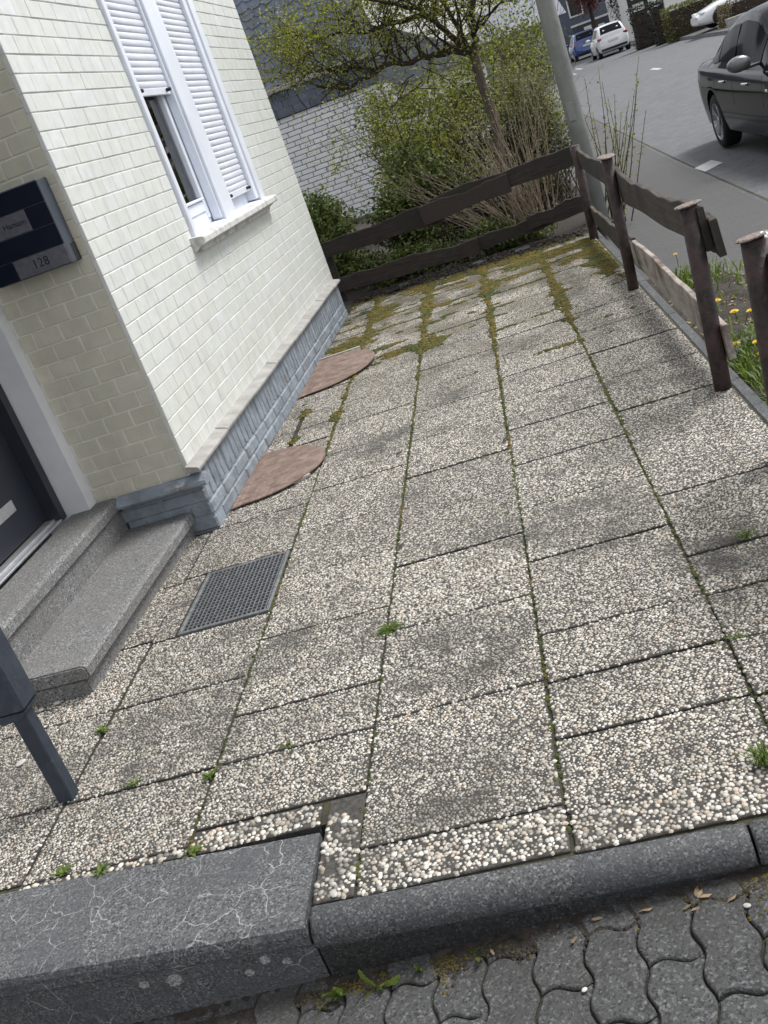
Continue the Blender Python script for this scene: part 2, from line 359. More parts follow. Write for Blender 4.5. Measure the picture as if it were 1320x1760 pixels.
# sidewalk: small worn block paving seen from far
m, n, b = newmat('sidewalk_blocks')
bt = n.add('TexBrick'); bt.inputs['Scale'].default_value = 1.0
bt.inputs['Brick Width'].default_value = .2; bt.inputs['Row Height'].default_value = .1; bt.inputs['Mortar Size'].default_value = .006; bt.inputs['Mortar Smooth'].default_value = .3
bt.inputs['Color1'].default_value = (.042, .042, .043, 1); bt.inputs['Color2'].default_value = (.06, .059, .06, 1); bt.inputs['Mortar'].default_value = (.018, .018, .018, 1)
mp = n.add('Mapping'); mp.inputs['Rotation'].default_value = (0, 0, R(3)); n.l.new(n.pos(), mp.inputs[0]); n.l.new(mp.outputs[0], bt.inputs['Vector'])
col = n.mix(n.ramp(n.noise(n.pos(), 1.3, 7, .7), .36, .62), bt.outputs['Color'], (.04, .039, .039))
col = n.mix(n.ramp(n.noise(n.pos(), 120, 3), .35, .7), col, (.085, .085, .086)); col.node.inputs[0].default_value = .5
n.l.new(col, b.inputs['Base Color']); b.inputs['Roughness'].default_value = .85
n.l.new(n.bump(bt.outputs['Fac'], -.4, .006), b.inputs['Normal'])
# rusty tread plate
m, n, b = newmat('rust_plate')
ck = n.add('TexVoronoi'); ck.inputs['Scale'].default_value = 30; ck.inputs['Randomness'].default_value = .25; n.l.new(n.pos((1, .62, 1)), ck.inputs['Vector'])
col = n.ramp(n.noise(n.pos(), 16, 6, .65), .32, .7, (.10, .066, .052), (.25, .185, .155))
col = n.mix(n.ramp(ck.outputs['Distance'], .1, .5), n.mix(1.0, col, (1.5, 1.45, 1.4), 'MULTIPLY'), col)
n.l.new(col, b.inputs['Base Color']); b.inputs['Roughness'].default_value = .75; b.inputs['Metallic'].default_value = .1
n.l.new(n.bump(n.ramp(ck.outputs['Distance'], .15, .45, (1, 1, 1), (0, 0, 0)), .6, .004), b.inputs['Normal'])
# glass
def glassmat(name, tint, gl=.12):
    m, n, b = newmat(name)
    tr = n.add('BsdfTransparent'); tr.inputs['Color'].default_value = c4(tint)
    g = n.add('BsdfGlossy'); g.inputs['Roughness'].default_value = .03
    fr = n.add('Fresnel'); fr.inputs['IOR'].default_value = 1.5
    ms = n.add('MixShader'); n.l.new(n.math('ADD', fr.outputs[0], gl, True), ms.inputs[0]); n.l.new(tr.outputs[0], ms.inputs[1]); n.l.new(g.outputs[0], ms.inputs[2])
    n.l.new(ms.outputs[0], m.node_tree.nodes['Material Output'].inputs['Surface'])
glassmat('window_glass', (.8, .83, .82), .05)
glassmat('car_glass', (.16, .19, .19), .10)
pm('car_graphite', (.014, .0135, .019), rough=.07, metal=.0, coat=0.0, spec=.13)
pm('car_white', (.70, .72, .74), rough=.3, coat=.8)
pm('car_blue', (.012, .06, .28), rough=.3, coat=.8)
pm('car_trim', (.015, .015, .017), rough=.5)
pm('car_chrome', (.6, .62, .65), rough=.2, metal=1.0)
pm('tyre', (.012, .012, .013), rough=.85)
pm('rim_alloy', (.42, .43, .45), rough=.3, metal=.9)
pm('lamp_red', (.25, .01, .01), rough=.2, coat=1)
pm('lamp_orange', (.6, .2, .03), rough=.2, coat=1)
pm('lamp_clear', (.6, .62, .65), rough=.15, coat=1)
pm('house_white', (.66, .66, .65), (.72, .72, .71), 2, .8)
pm('house_grey', (.20, .21, .23), (.25, .26, .28), 2, .8)
pm('house_dark', (.035, .045, .065), (.05, .06, .08), 3, .7)
pm('roof_grey', (.12, .135, .165), (.17, .185, .215), 3, .7, .2, 20)
pm('timber_black', (.02, .018, .016), rough=.8)
# ================================================================== THE SETTING
def zroad(Y): return -.27 + .0091 * max(0.0, Y - 13)
def xnear(Y):
    return 2.27 + .0235 * (Y - 9) if Y > 9 else 2.27
def xfar(Y): return 9.2 + (.03 * (Y - 50) if Y > 50 else 0)
mb = MB(); mb.add([(-900, -900, -.6), (900, -900, -.6), (900, 1500, -.6), (-900, 1500, -.6)], [(0, 1, 2, 3)])
struct('ground', mb, 'ground_earth')
YS = [-12, -6, 0, 4, 6.4, 9, 10.5, 12, 13.5, 15, 17, 19, 22, 26, 32, 40, 50, 60, 75, 95, 130]
def strip(fl, fr, dz, ys, dzr=None):
    mb = MB(); vs = []; 
    for Y in ys: vs += [(fl(Y), Y, zroad(Y) + dz), (fr(Y), Y, zroad(Y) + (dz if dzr is None else dzr))]
    return mb.add(vs, [(2 * i, 2 * i + 1, 2 * i + 3, 2 * i + 2) for i in range(len(ys) - 1)])
struct('road', strip(lambda Y: xnear(Y) - .05, lambda Y: xfar(Y) + .05, 0, YS), 'asphalt')
sw = struct('sidewalk', strip(lambda Y: .95 if Y > 9.8 else .86, lambda Y: xnear(Y) - .05, .105, YS, .05), 'sidewalk_blocks')
struct('far_sidewalk', strip(lambda Y: xfar(Y) + .12, lambda Y: xfar(Y) + 2.4, .12, YS), 'sidewalk_blocks')
mb = strip(lambda Y: xnear(Y) - .05, lambda Y: xnear(Y), .035, YS); m2 = strip(lambda Y: xnear(Y), lambda Y: xnear(Y) + .03, .035, YS, .004)
mb.add(m2.v, m2.f); struct('kerb', mb, 'kerb_granite')
struct('gutter_seam', strip(lambda Y: xnear(Y) + .03, lambda Y: xnear(Y) + .065, .004, YS), 'joint_soil')
mb = strip(lambda Y: xfar(Y), lambda Y: xfar(Y) + .12, .125, YS); m2 = strip(lambda Y: xfar(Y) - .03, lambda Y: xfar(Y), .0, YS, .125)
mb.add(m2.v, m2.f); struct('far_kerb', mb, 'kerb_stone')
def marking(name, pts, label=None):
    mb = MB(); mb.add([(x, y, zroad(y) + .005) for x, y in pts], [(0, 1, 2, 3)]); return struct(name, mb, 'road_paint')
# white parking mark on the kerb line, lane marks further up the street
mb = MB(); mb.add([(x, y, z) for x, y, z in ((2.40, 12.05, -.262), (2.66, 12.30, -.264), (2.64, 12.80, -.264), (2.39, 12.58, -.262))], [(0, 1, 2, 3)])
struct('road_marking', mb, 'road_paint')
for x, y, l, w in ((5.75, 32.5, 1.6, .14), (5.2, 49.5, 3, .14), (5.9, 53, 3, .14)):
    marking('road_marking', [(x, y), (x + w, y), (x + w + .05, y + l), (x + .05, y + l)])
# wooded hill added out of sight behind the outbuilding, to darken the car's reflections
mb = MB(); vs = []; fs = []; NA, NR = 40, 8
for i in range(NA + 1):
    az = R(lerp(-8.5, -100, i / NA)); hgt = 44 * min(1, i / 5) * (1 + .15 * math.sin(i * 1.3))
    for j in range(NR + 1): d_ = lerp(130, 320, j / NR); vs.append((math.sin(az) * d_, math.cos(az) * d_, -1 + hgt * math.sin(math.pi / 2 * min(1, j / 4)) * (1 + .05 * math.sin(i * 2.7 + j)) if j else -1))
for i in range(NA):
    for j in range(NR): a = i * (NR + 1) + j; fs.append((a, a + 1, a + NR + 2, a + NR + 1))
mb.add(vs, fs); struct('hill', mb, 'hill_wood', smooth=True)
# ---- garden soil behind the back fence
mb = MB(); N = 24; vs = []; fs = []
for i in range(N + 1):
    for j in range(N + 1):
        X = lerp(-7, 1.02, i / N); Y = lerp(9.42, 17.9, j / N); vs.append((X, Y, -.02 + .05 * math.sin(X * 3.1 + Y) * math.sin(Y * 2.3)))
for i in range(N):
    for j in range(N): a = i * (N + 1) + j; fs.append((a, a + N + 1, a + N + 2, a + 1))
mb.add(vs, fs); struct('garden_soil', mb, 'soil', smooth=True)
# ---- soil bed at the right of the terrace
mb = MB(); vs = []; fs = []; NX, NY = 14, 60
for i in range(NX + 1):
    for j in range(NY + 1):
        X = lerp(.83, 1.75, i / NX); Y = lerp(1.5, 6.9, j / NY)
        X2 = X - (.65 * max(0, (Y - 6.1) / .8)) * (i / NX)
        vs.append((X2, Y, -.045 - .06 * (i / NX) + .02 * math.sin(X * 13 + 2) * math.sin(Y * 11) + random.uniform(-.012, .012)))
for i in range(NX):
    for j in range(NY): a = i * (NY + 1) + j; fs.append((a, a + NY + 1, a + NY + 2, a + 1))
mb.add(vs, fs); struct('soil_bed', mb, 'soil', smooth=True)
# ================================================================== TERRACE SLABS
mb = MB(); mb.box(-3.4, .782, 2.0, 9.6, -.4, -.009); mb.box(-.832, .782, 1.69, 1.9985, -.4, -.0105)
patio = struct('patio', mb, 'joint_soil')
def pebble_field(w, d, sp, seed, keep=None, lo=False):
    r = np.random.default_rng(seed)
    nx = int(w / sp) + 2; ny = int(d / (sp * .866)) + 2
    gx, gy = np.meshgrid(np.arange(nx), np.arange(ny), indexing='ij')
    x = (gx + .5 * (gy % 2)) * sp; y = gy * sp * .866
    x = x.ravel() + r.uniform(-.33, .33, x.size) * sp; y = y.ravel() + r.uniform(-.33, .33, y.size) * sp
    s = (.52 + .52 * r.random(x.size) ** 1.2) * sp * .80
    e = s * .25; k = (x > e) & (x < w - e) & (y > e) & (y < d - e) & (r.random(x.size) > .05)
    x, y, s = x[k] - w / 2, y[k] - d / 2, s[k]
    if keep is not None: k = keep(x, y); x, y, s = x[k], y[k], s[k]
    n = len(x); rot = r.uniform(0, math.pi, n); asp = r.uniform(.68, 1.0, n); h = s * r.uniform(.4, .65, n)
    tv = [(1, 0)] ; ang = np.arange(6) * math.pi / 3
    tx = np.concatenate([np.cos(ang), np.cos(ang + .4) * .74, [0]]); ty = np.concatenate([np.sin(ang), np.sin(ang + .4) * .74, [0]]); tz = np.concatenate([np.zeros(6), np.full(6, .72), [1.0]])
    px = tx[None] * s[:, None]; py = ty[None] * (s * asp)[:, None]
    px = px * (1 + r.uniform(-.14, .14, px.shape)); py = py * (1 + r.uniform(-.14, .14, py.shape))
    c, sn = np.cos(rot)[:, None], np.sin(rot)[:, None]
    vx = px * c - py * sn + x[:, None]; vy = px * sn + py * c + y[:, None]; vz = tz[None] * h[:, None] - .0035
    if lo:      # far slabs: one ring and a top are enough
        vz[:, :6] = np.maximum(vz[:, :6], -.0027); sel = [0, 1, 2, 3, 4, 5, 12]; v = np.stack([vx, vy, vz], -1)[:, sel].reshape(-1, 3)
        t = np.array([(k, (k + 1) % 6, 6) for k in range(6)])[None] + (np.arange(n) * 7)[:, None, None]
        col = np.zeros((n, 7, 4)); col[:, :, 0] = (r.beta(1.7, 1.1, n))[:, None]; col[:, :, 1] = r.random(n)[:, None]; col[:, :, 3] = 1
        me = fast_mesh('pebbles', v, t.reshape(-1, 3), True, col.reshape(-1, 4)); me.materials.append(MATS['pebble']); return me
    v = np.stack([vx, vy, vz], -1).reshape(-1, 3)
    t = []
    for k in range(6):
        k2 = (k + 1) % 6; t += [(k, k2, 6 + k2), (k, 6 + k2, 6 + k), (6 + k, 6 + k2, 12)]
    t = np.array(t)[None] + (np.arange(n) * 13)[:, None, None]
    col = np.zeros((n, 13, 4)); col[:, :, 0] = (r.beta(1.7, 1.1, n))[:, None]; col[:, :, 1] = r.random(n)[:, None]; col[:, :, 3] = 1
    me = fast_mesh('pebbles', v, t.reshape(-1, 3), True, col.reshape(-1, 4)); me.materials.append(MATS['pebble']); return me
PF = {}
def slab(x0, x1, y0, y1, sp=.0092, gap=None, keep=None, poly=None, mat='cement'):
    if gap is None: gap = .0026 if y0 < 4.0 else .005
    w = round(x1 - x0 - 2 * gap, 2); d = round(y1 - y0 - 2 * gap, 2)
    cx_, cy_ = (x0 + x1) / 2 + random.uniform(-.002, .002), (y0 + y1) / 2 + random.uniform(-.002, .002)
    var = random.randrange(2) if w > .4 and d > .4 else 0
    lo = y0 > 3.3; key = (w, d, sp, var + (10 if lo else 0))
    if keep is not None: key = key + (x0,)
    if key not in PF:
        b_ = MB()
        if poly: b_.prism([(px - cx_, py - cy_) for px, py in poly], -.05, -.002, 'z')
        else: b_.box(-w / 2, w / 2, -d / 2, d / 2, -.05, -.002, .0025)
        sm = b_.mesh('slab'); sm.materials.append(MATS['cement'])
        PF[key] = (sm, pebble_field(w - .002, d - .002, sp, hash(key[:3]) % 99991 + var, keep, lo))
    tilt = (random.uniform(-.004, .004), random.uniform(-.004, .004), random.choice((0, math.pi)) if keep is None else 0)
    o = ob('paving_slab', PF[key][0], None, patio, (cx_, cy_, random.uniform(-.0015, .0025)), tilt)
    ob('pebble_facing', PF[key][1], None, o, (0, 0, 0), kind='stuff')
    return o
def ext(start, end, pitch):
    r_ = []; y = start
    while y < end - .2: y += pitch; r_.append(round(min(y, end), 3))
    return r_
COL = {
 (-2.75, -2.245): [2.03, 2.365, 2.865, 3.335, 3.83],
 (-2.245, -1.735): [2.03, 2.365, 2.865, 3.335, 3.83],
 (-3.25, -2.75): [2.03, 2.365, 2.865, 3.335, 3.83],
 (-1.735, -1.225): [2.025, 2.365, 2.865, 3.312],
 (-1.225, -.725): [2.085, 2.365, 2.615, 3.09, 3.567, 4.02, 4.52, 5.03, 5.54, 5.99] + ext(5.99, 9.32, .47),
 (-.725, -.22): [1.87, 2.393, 2.9, 3.386, 3.845, 4.31, 4.83, 5.3, 5.74, 6.18] + ext(6.18, 9.32, .48),
 (-.22, .28): [1.838, 2.11, 2.37, 2.63, 3.13, 3.6, 4.075, 4.56, 5.02, 5.475, 5.945, 6.37] + ext(6.37, 9.32, .48),
 (.28, .775): [1.84, 2.1, 2.36, 2.62, 2.88, 3.37, 3.87, 4.37, 4.88, 5.4, 5.9] + ext(5.9, 9.1, .49),
}
for (x0, x1), ys in COL.items():
    for y0, y1 in zip(ys[:-1], ys[1:]): slab(x0, x1, y0, y1)
# front row of cut slabs with coarser pebbles
slab(-.725, -.215, 1.712, 1.87, .0122); slab(-.215, .285, 1.706, 1.838, .0122); slab(.285, .775, 1.70, 1.84, .0122)
slab(-1.225, -.845, 1.99, 2.085, .0142); slab(-1.735, -1.225, 1.995, 2.025, .0142, gap=.002)
# broken corner piece beside the granite step block, with a smear of mortar
slab(-.828, -.727, 1.715, 2.083, .0150, keep=lambda x, y: (y + .5 * x + .02 * np.sin(x * 70) < .105) & (np.sin(x * 80) + np.cos(y * 47) > -1.3))
# column against the house
slab(-1.735, -1.632, 3.312, 3.86); slab(-1.735, -1.225, 3.865, 4.395)
for y0, y1 in zip([4.395, 4.9, 5.38, 5.7, 6.02, 6.5, 7.0, 7.5, 8.0, 8.5, 9.0], [4.9, 5.38, 5.7, 6.02, 6.5, 7.0, 7.5, 8.0, 8.5, 9.0, 9.33]):
    xw = -1.69 + .0437 * (y0 - 4.4) - .01
    if y0 in (5.38, 5.7): slab(xw, -1.50, y0, y1); slab(-1.48, -1.225, y0, y1)
    else: slab(xw, -1.225, y0, y1)
slab(-2.245, -1.735, 3.83, 4.38)
# ================================================================== KERBS AND STEP BLOCK AT THE FRONT
def zlow(X): return -.165 + .09 * (min(max(X, -1.5), .4) + .8) / .95
st = thing('granite_step_block', 'wide cracked grey granite step with a bluish tread and lichen spots in the left foreground', 'step', (-1.9, 1.8, -.2))
mb = MB()
def xsec(X, yb, yf): return [(yb, .004), (yf + .022, .003), (yf + .006, -.006), (yf, -.022), (yf, -.052), (yf + .006, -.06), (yb, -.06)]
def loft(profs, xs):
    mb = MB(); n = len(profs[0]); vs = [(x, p, q) for pr, x in zip(profs, xs) for p, q in pr]
    fs = [tuple(range(n)), tuple(range(len(vs) - 1, len(vs) - n - 1, -1))]
    for i in range(len(xs) - 1):
        for k in range(n): a, b_ = i * n + k, i * n + (k + 1) % n; fs.append((a, b_, b_ + n, a + n))
    mb.add(vs, fs); return mb
xs = [-3.4, -2.4, -1.6, -1.2, -.845, -.838]
mb = loft([xsec(x, 2.008 - .052 * (x + 1.75) / .92 if x > -2 else 2.02, 1.688 - .035 * (x + 1.6) / .76) for x in xs], xs)
mb.v = [(x + 1.9, y - 1.8, z + .2) for x, y, z in mb.v]
tread = ob('tread', mb, 'cracked_granite', st)
mb = loft([[(1.9, -.061), (1.70 - .035 * (x + 1.6) / .76, -.061), (1.70 - .035 * (x + 1.6) / .76, -.3), (1.9, -.3)] for x in xs], xs)
mb.v = [(x + 1.9, y - 1.8, z + .2) for x, y, z in mb.v]
riser = ob('riser', mb, 'cracked_granite', st)
random.seed(21)
for x, z, r_ in ((-1.21, -.10, .022), (-1.29, -.098, .014), (-.97, -.085, .014), (-.92, -.10, .012), (-1.02, -.115, .012)):
    mb = MB(); yv = 1.70 - .035 * (x + 1.6) / .76; nn = 14
    vs = [(x + 1.9 + r_ * random.uniform(.8, 1.1) * math.cos(a), yv - .0022 - 1.8, z + .2 + r_ * random.uniform(.7, .95) * math.sin(a)) for a in [2 * math.pi * k / nn for k in range(nn)]]
    mb.add(vs + [(p[0], p[1] + .003, p[2]) for p in vs], [tuple(range(nn))] + [(k, (k + 1) % nn, nn + (k + 1) % nn, nn + k) for k in range(nn)])
    ob('lichen_patch', mb, 'lichen', riser)
# rounded kerb stones to the right
def kerbsec(x):
    yb = 1.713 - .026 * (x + .83); yf = 1.642 - .022 * (x + .85)
    P = [(yb + .05, -.06), (yb + .002, -.012), (yb - .002, .002)]
    for k in range(7): a = k / 6 * math.pi / 2; P.append((yf + .052 * (1 - math.sin(a)), -.052 + .056 * math.cos(a)))
    return P + [(yf + .004, -.062), (yf + .014, -.066), (yf + .014, -.35), (yb + .05, -.35)]
for i, (xa, xb, lab) in enumerate(((-.829, .148, 'long rounded dark granite kerb stone along the front of the pebble slabs'), (.154, 1.10, 'short visible end of the next rounded kerb stone at the right picture edge'))):
    xs = [xa, xa + .01, lerp(xa, xb, .33), lerp(xa, xb, .66), xb - .01, xb]
    mb = loft([kerbsec(x) for x in xs], xs)
    n_ = len(kerbsec(0))
    for k in list(range(n_)) + list(range(5 * n_, 6 * n_)):
        x, y, z = mb.v[k]; mb.v[k] = (x, y + (.004 if y < 1.68 else 0), z - (.004 if z > -.05 else 0))
    mb.v = [(x - xa, y - 1.68, z + .2) for x, y, z in mb.v]
    me = mb.mesh('kerb'); me.polygons.foreach_set('use_smooth', [len(p.vertices) == 4 for p in me.polygons])
    ob('kerb_stone', me, 'kerb_granite', None, (xa, 1.68, -.2), label=lab, cat='kerb stone', group='rounded kerb stones')
# edging stone at the right side of the terrace
mb = MB(); y = 1.72
edg = thing('terrace_edging', 'dark narrow edging stones along the right side of the slabs', 'edging', (.81, 5.3, -.2))
for y0 in np.arange(1.75, 9.0, 1.0):
    b_ = MB(); b_.box(-.028, .025, 0, .992, 0, .193, .006); ob('edging_stone', b_, 'kerb_granite', edg, (0, y0 - 5.3, random.uniform(-.004, .003)))
# ================================================================== WAVY INTERLOCKING PAVERS
mb = MB(); vs = []; fs = []; NX, NY = 13, 11
mb = MB(); mb.add([(-4, -3, zlow(-4) - .012), (-1.5, -3, zlow(-1.5) - .012), (.4, -3, zlow(.4) - .012), (2.0, -3, zlow(2) - .012), (-4, 1.78, zlow(-4) - .012), (-1.5, 1.78, zlow(-1.5) - .012), (.4, 1.78, zlow(.4) - .012), (2.0, 1.78, zlow(2) - .012)], [(0, 1, 5, 4), (1, 2, 6, 5), (2, 3, 7, 6)])
apron = struct('paved_forecourt', mb, 'joint_soil')
PW, PL = .1125, .222
def wav(t):      # rounded zigzag, period 1
    t = t % 1.0; a = abs(t - .5) * 4 - 1
    return math.copysign(min(1, abs(a) * 1.5), a) * (1 - .15 * (1 - min(1, abs(a) * 1.5)))
def wavepaver():
    pts = []; g = .0022; n1 = 16
    top = lambda s: .010 * math.sin(2 * math.pi * s)
    for k in range(n1): t = k / n1; pts.append((-PW / 2 + .0075 * wav(t * 2) + g, -PL / 2 + t * PL + (1 - 2 * t) * g + 0 * top(0)))
    for k in range(8): t = k / 8; pts.append((-PW / 2 + .0075 * wav(2) + t * (PW - 2 * g) + g, PL / 2 + top(t) - g))
    for k in range(n1): t = 1 - k / n1; pts.append((PW / 2 + .0075 * wav(t * 2) - g, -PL / 2 + t * PL + (1 - 2 * t) * g))
    for k in range(8): t = 1 - k / 8; pts.append((-PW / 2 + .0075 * wav(0) + t * (PW - 2 * g) + g, -PL / 2 + top(t) + g))
    n_ = len(pts); cx_ = sum(p[0] for p in pts) / n_
    ins = [(x - .005 * (1 if x > cx_ else -1) * min(1, abs(x - cx_) / .03), y - .005 * (1 if y > 0 else -1) * min(1, abs(y) / .05)) for x, y in pts]
    vs = [(x, y, -.06) for x, y in pts] + [(x, y, -.005) for x, y in pts] + [(lerp(p[0], q[0], .5), lerp(p[1], q[1], .5), -.0015) for p, q in zip(pts, ins)] + [(x, y, 0) for x, y in ins]
    fs = [tuple(range(3 * n_, 4 * n_))]
    for r_ in range(3):
        for k in range(n_): k2 = (k + 1) % n_; fs.append((r_ * n_ + k, r_ * n_ + k2, (r_ + 1) * n_ + k2, (r_ + 1) * n_ + k))
    b_ = MB(); b_.add(vs, fs); me = b_.mesh('wave_paver'); me.materials.append(MATS['paver_concrete']); return me
wp = wavepaver(); random.seed(5)
for i in range(-15, 12):
    X = -.182 + i * PW
    for j in range(-5, 2):
        Y = 1.47 + (.109 if i % 2 else 0) + j * PL
        if Y > 1.78 or Y < .3: continue
        ob('wave_paver', wp, None, apron, (X, Y, zlow(X) + random.uniform(-.003, .003)), (random.uniform(-.012, .012), -math.atan(.0947) if -1.5 < X < .4 else 0, random.uniform(-.01, .01)))
# ================================================================== THE TILED HOUSE
random.seed(11)
TH = R(2.5); HO = Vector((-1.69, 4.40, 0))
def hw(x, y, z=0):      # house-local (out from side wall, along it, up) -> world
    return (HO.x + x * math.cos(TH) + y * math.sin(TH), HO.y - x * math.sin(TH) + y * math.cos(TH), z)
house = thing('tiled_house', 'cream tiled house with grey painted brick plinth and roller shutters left of the terrace', 'house', HO, -TH)
LW = 4.575
WY0, WY1, WZ0, WZ1 = 1.355, 3.205, 1.255, 2.80
mb = MB()
mb.box(-.34, -.0345, .0065, WY0, .33, 5.6); mb.box(-.34, -.0345, WY1, LW, .33, 5.6); mb.box(-.34, -.0345, WY0, WY1, .33, WZ0); mb.box(-.34, -.0345, WY0, WY1, WZ1, 5.6)
side_wall = ob('side_wall', mb, 'tile_mortar', house)
mb = MB(); mb.box(-.556, -.345, .0045, .3, .27, 5.6); mb.box(-.345, -.0385, .0045, .3, .27, 5.6)
front_wall = ob('front_wall', mb, 'front_mortar', house)
TL, TH_, TG = .1415, .0795, .0028
def tile_mesh(L, H, ax, ch=.0022, dep=.02):
    b_ = MB()
    l, h = L / 2 - (.0007 if ax == 'x' else .0042), H / 2 - (TG if ax == 'x' else .0042)
    if ax == 'x':   # face towards +x
        vs = [(-dep, -l, -h), (-dep, l, -h), (-dep, l, h), (-dep, -l, h), (-ch, -l, -h), (-ch, l, -h), (-ch, l, h), (-ch, -l, h), (0, -l + ch, -h + ch), (0, l - ch, -h + ch), (0, l - ch, h - ch), (0, -l + ch, h - ch)]
    else:
        vs = [(-l, dep, -h), (l, dep, -h), (l, dep, h), (-l, dep, h), (-l, ch, -h), (l, ch, -h), (l, ch, h), (-l, ch, h), (-l + ch, 0, -h + ch), (l - ch, 0, -h + ch), (l - ch, 0, h - ch), (-l + ch, 0, h - ch)]
    fs = [(8, 9, 10, 11)]
    for o in (0, 4):
        for k in range(4): k2 = (k + 1) % 4; fs.append((o + k, o + k2, o + 4 + k2, o + 4 + k))
    b_.add(vs, fs); me = b_.mesh('tile'); return me
TC = {}
def get_tile(L, H, ax):
    k = (round(L, 3), round(H, 3), ax)
    if k not in TC:
        TC[k] = tile_mesh(k[0], k[1], ax); TC[k].materials.append(MATS['wall_tile' if ax == 'x' else 'front_tile'])
    return TC[k]
tiles = []
zc = [(.348, .425)] + [(.425 + k * TH_, .425 + (k + 1) * TH_) for k in range(32)]
for r_, (z0, z1) in enumerate(zc):
    y = -.001 - (TL / 2 if r_ % 2 else 0)
    while y < LW:
        a, b_ = max(y, -.001), min(y + TL, LW); y += TL
        segs = [(a, b_)]
        if z1 > WZ0 + .02 and z0 < WZ1 - .02: segs = [(max(a, s), min(b_, e)) for s, e in ((-.01, WY0), (WY1, LW)) if min(b_, e) - max(a, s) > .018]
        for s, e in segs:
            zz0, zz1 = z0, z1
            if s < WY1 and e > WY0 and z0 < WZ0 < z1: zz1 = WZ0
            if e - s > .018: tiles.append((s, e, zz0, zz1))
def px_size(t):
    c_ = hw(-.03, (t[0] + t[1]) / 2, (t[2] + t[3]) / 2); X, Y, z = project(c_)
    return (t[1] - t[0]) / z ** 2 if -30 < X < 1340 and -30 < Y < 1780 else -1 / z
tiles.sort(key=px_size, reverse=True)
for s, e, z0, z1 in tiles[:300]:
    ob('wall_tile', get_tile(e - s, z1 - z0, 'x'), None, side_wall, (-.03 + random.uniform(-.0012, .0012), (s + e) / 2, (z0 + z1) / 2), (random.uniform(-.004, .004), random.uniform(-.006, .006), random.uniform(-.006, .006)))
mb = MB(); cols = []
for s, e, z0, z1 in tiles[300:]:
    me = get_tile(e - s, z1 - z0, 'x'); jx = random.uniform(-.0012, .0012)
    mb.add([(v.co.x - .03 + jx, v.co.y + (s + e) / 2, v.co.z + (z0 + z1) / 2) for v in me.vertices], [tuple(p.vertices) for p in me.polygons])
    cols += [(random.random(), 0, 0, 1)] * len(me.vertices)
me = mb.mesh('far_tiles'); at = me.color_attributes.new('tint', 'FLOAT_COLOR', 'POINT'); at.data.foreach_set('color', np.array(cols, np.float32).ravel())
ob('wall_tile_rest', me, 'wall_tile', side_wall, kind='stuff')
for r_, (z0, z1) in enumerate([(.30, .372)] + [(.372 + k * TH_, .372 + (k + 1) * TH_) for k in range(30)]):
    x = -.0515 + (TL / 2 if r_ % 2 else 0)
    while x > -.556:
        b_, a = min(x, -.0515), max(x - TL, -.5555); x -= TL
        if b_ - a > .018: ob('wall_tile', get_tile(b_ - a, z1 - z0, 'y'), None, front_wall, ((a + b_) / 2, random.uniform(-.001, .001), (z0 + z1) / 2), (random.uniform(-.005, .005), random.uniform(-.004, .004), random.uniform(-.005, .005)))
# back gable wall and a plain roof block above the picture
mb = MB(); mb.box(-5.5, -.36, LW - .31, LW - .01, .0, 5.6); mb.box(-5.5, -.81, -4.2, -3.9, 0, 5.6)
ob('rear_wall', mb, 'house_white', house)
mb = MB(); mb.prism([(-5.9, 5.61), (.25, 5.61), (.25, 5.7), (-2.8, 8.0), (-5.9, 5.7)], -4.4, LW + .25, 'y'); ob('roof', mb, 'roof_grey', house)
# ---- plinth of painted bricks
mb = MB(); mb.box(-.34, -.005, .005, LW - .03, -.2, .318); mb.box(-.45, -.0065, .0065, .3, -.2, .29)
plinth = ob('plinth', mb, 'plinth_paint', house)
def brick_me(a, b_, c_, ch=.006):
    q = MB(); q.box(-a / 2, a / 2, -b_ / 2, b_ / 2, -c_ / 2, c_ / 2, ch); me = q.mesh('brick'); me.materials.append(MATS['plinth_paint']); return me
sol = [brick_me(.03, .071 + random.uniform(-.004, .004), .165, .008) for k in range(3)]
run = [brick_me(.03, .236, .066, .008), brick_me(.03, .236, .07, .01)]
def jr(a): return (random.uniform(-a, a), random.uniform(-a, a), random.uniform(-a, a))
y = .04
while y < LW - .08:
    ob('brick', random.choice(sol), None, plinth, (-.013 + random.uniform(-.003, .003), y, .232 + random.uniform(-.003, .003)), jr(.015)); y += .0785
for row, (z, off) in enumerate(((.108, .0), (.035, .12))):
    y = .12 - off
    while y < LW - .1:
        if y > 0.0:
            if y < .11: ob('brick', brick_me(.03, .112, .066, .008), None, plinth, (-.013, .062, z), jr(.01))
            else: ob('brick', random.choice(run), None, plinth, (-.013 + random.uniform(-.003, .003), y, z + random.uniform(-.002, .002)), jr(.012))
        y += .246
fr = [brick_me(.236, .03, .066, .008), brick_me(.11, .03, .066, .008)]
for row in range(4):
    z = .035 + row * .074; x = -.12 - (.12 if row % 2 else 0)
    if row % 2: ob('brick', fr[1], None, plinth, (-.058, .014, z), jr(.01))
    while x > -.42: ob('brick', fr[0], None, plinth, (x, .014 + random.uniform(-.002, .002), z), jr(.008)); x -= .244
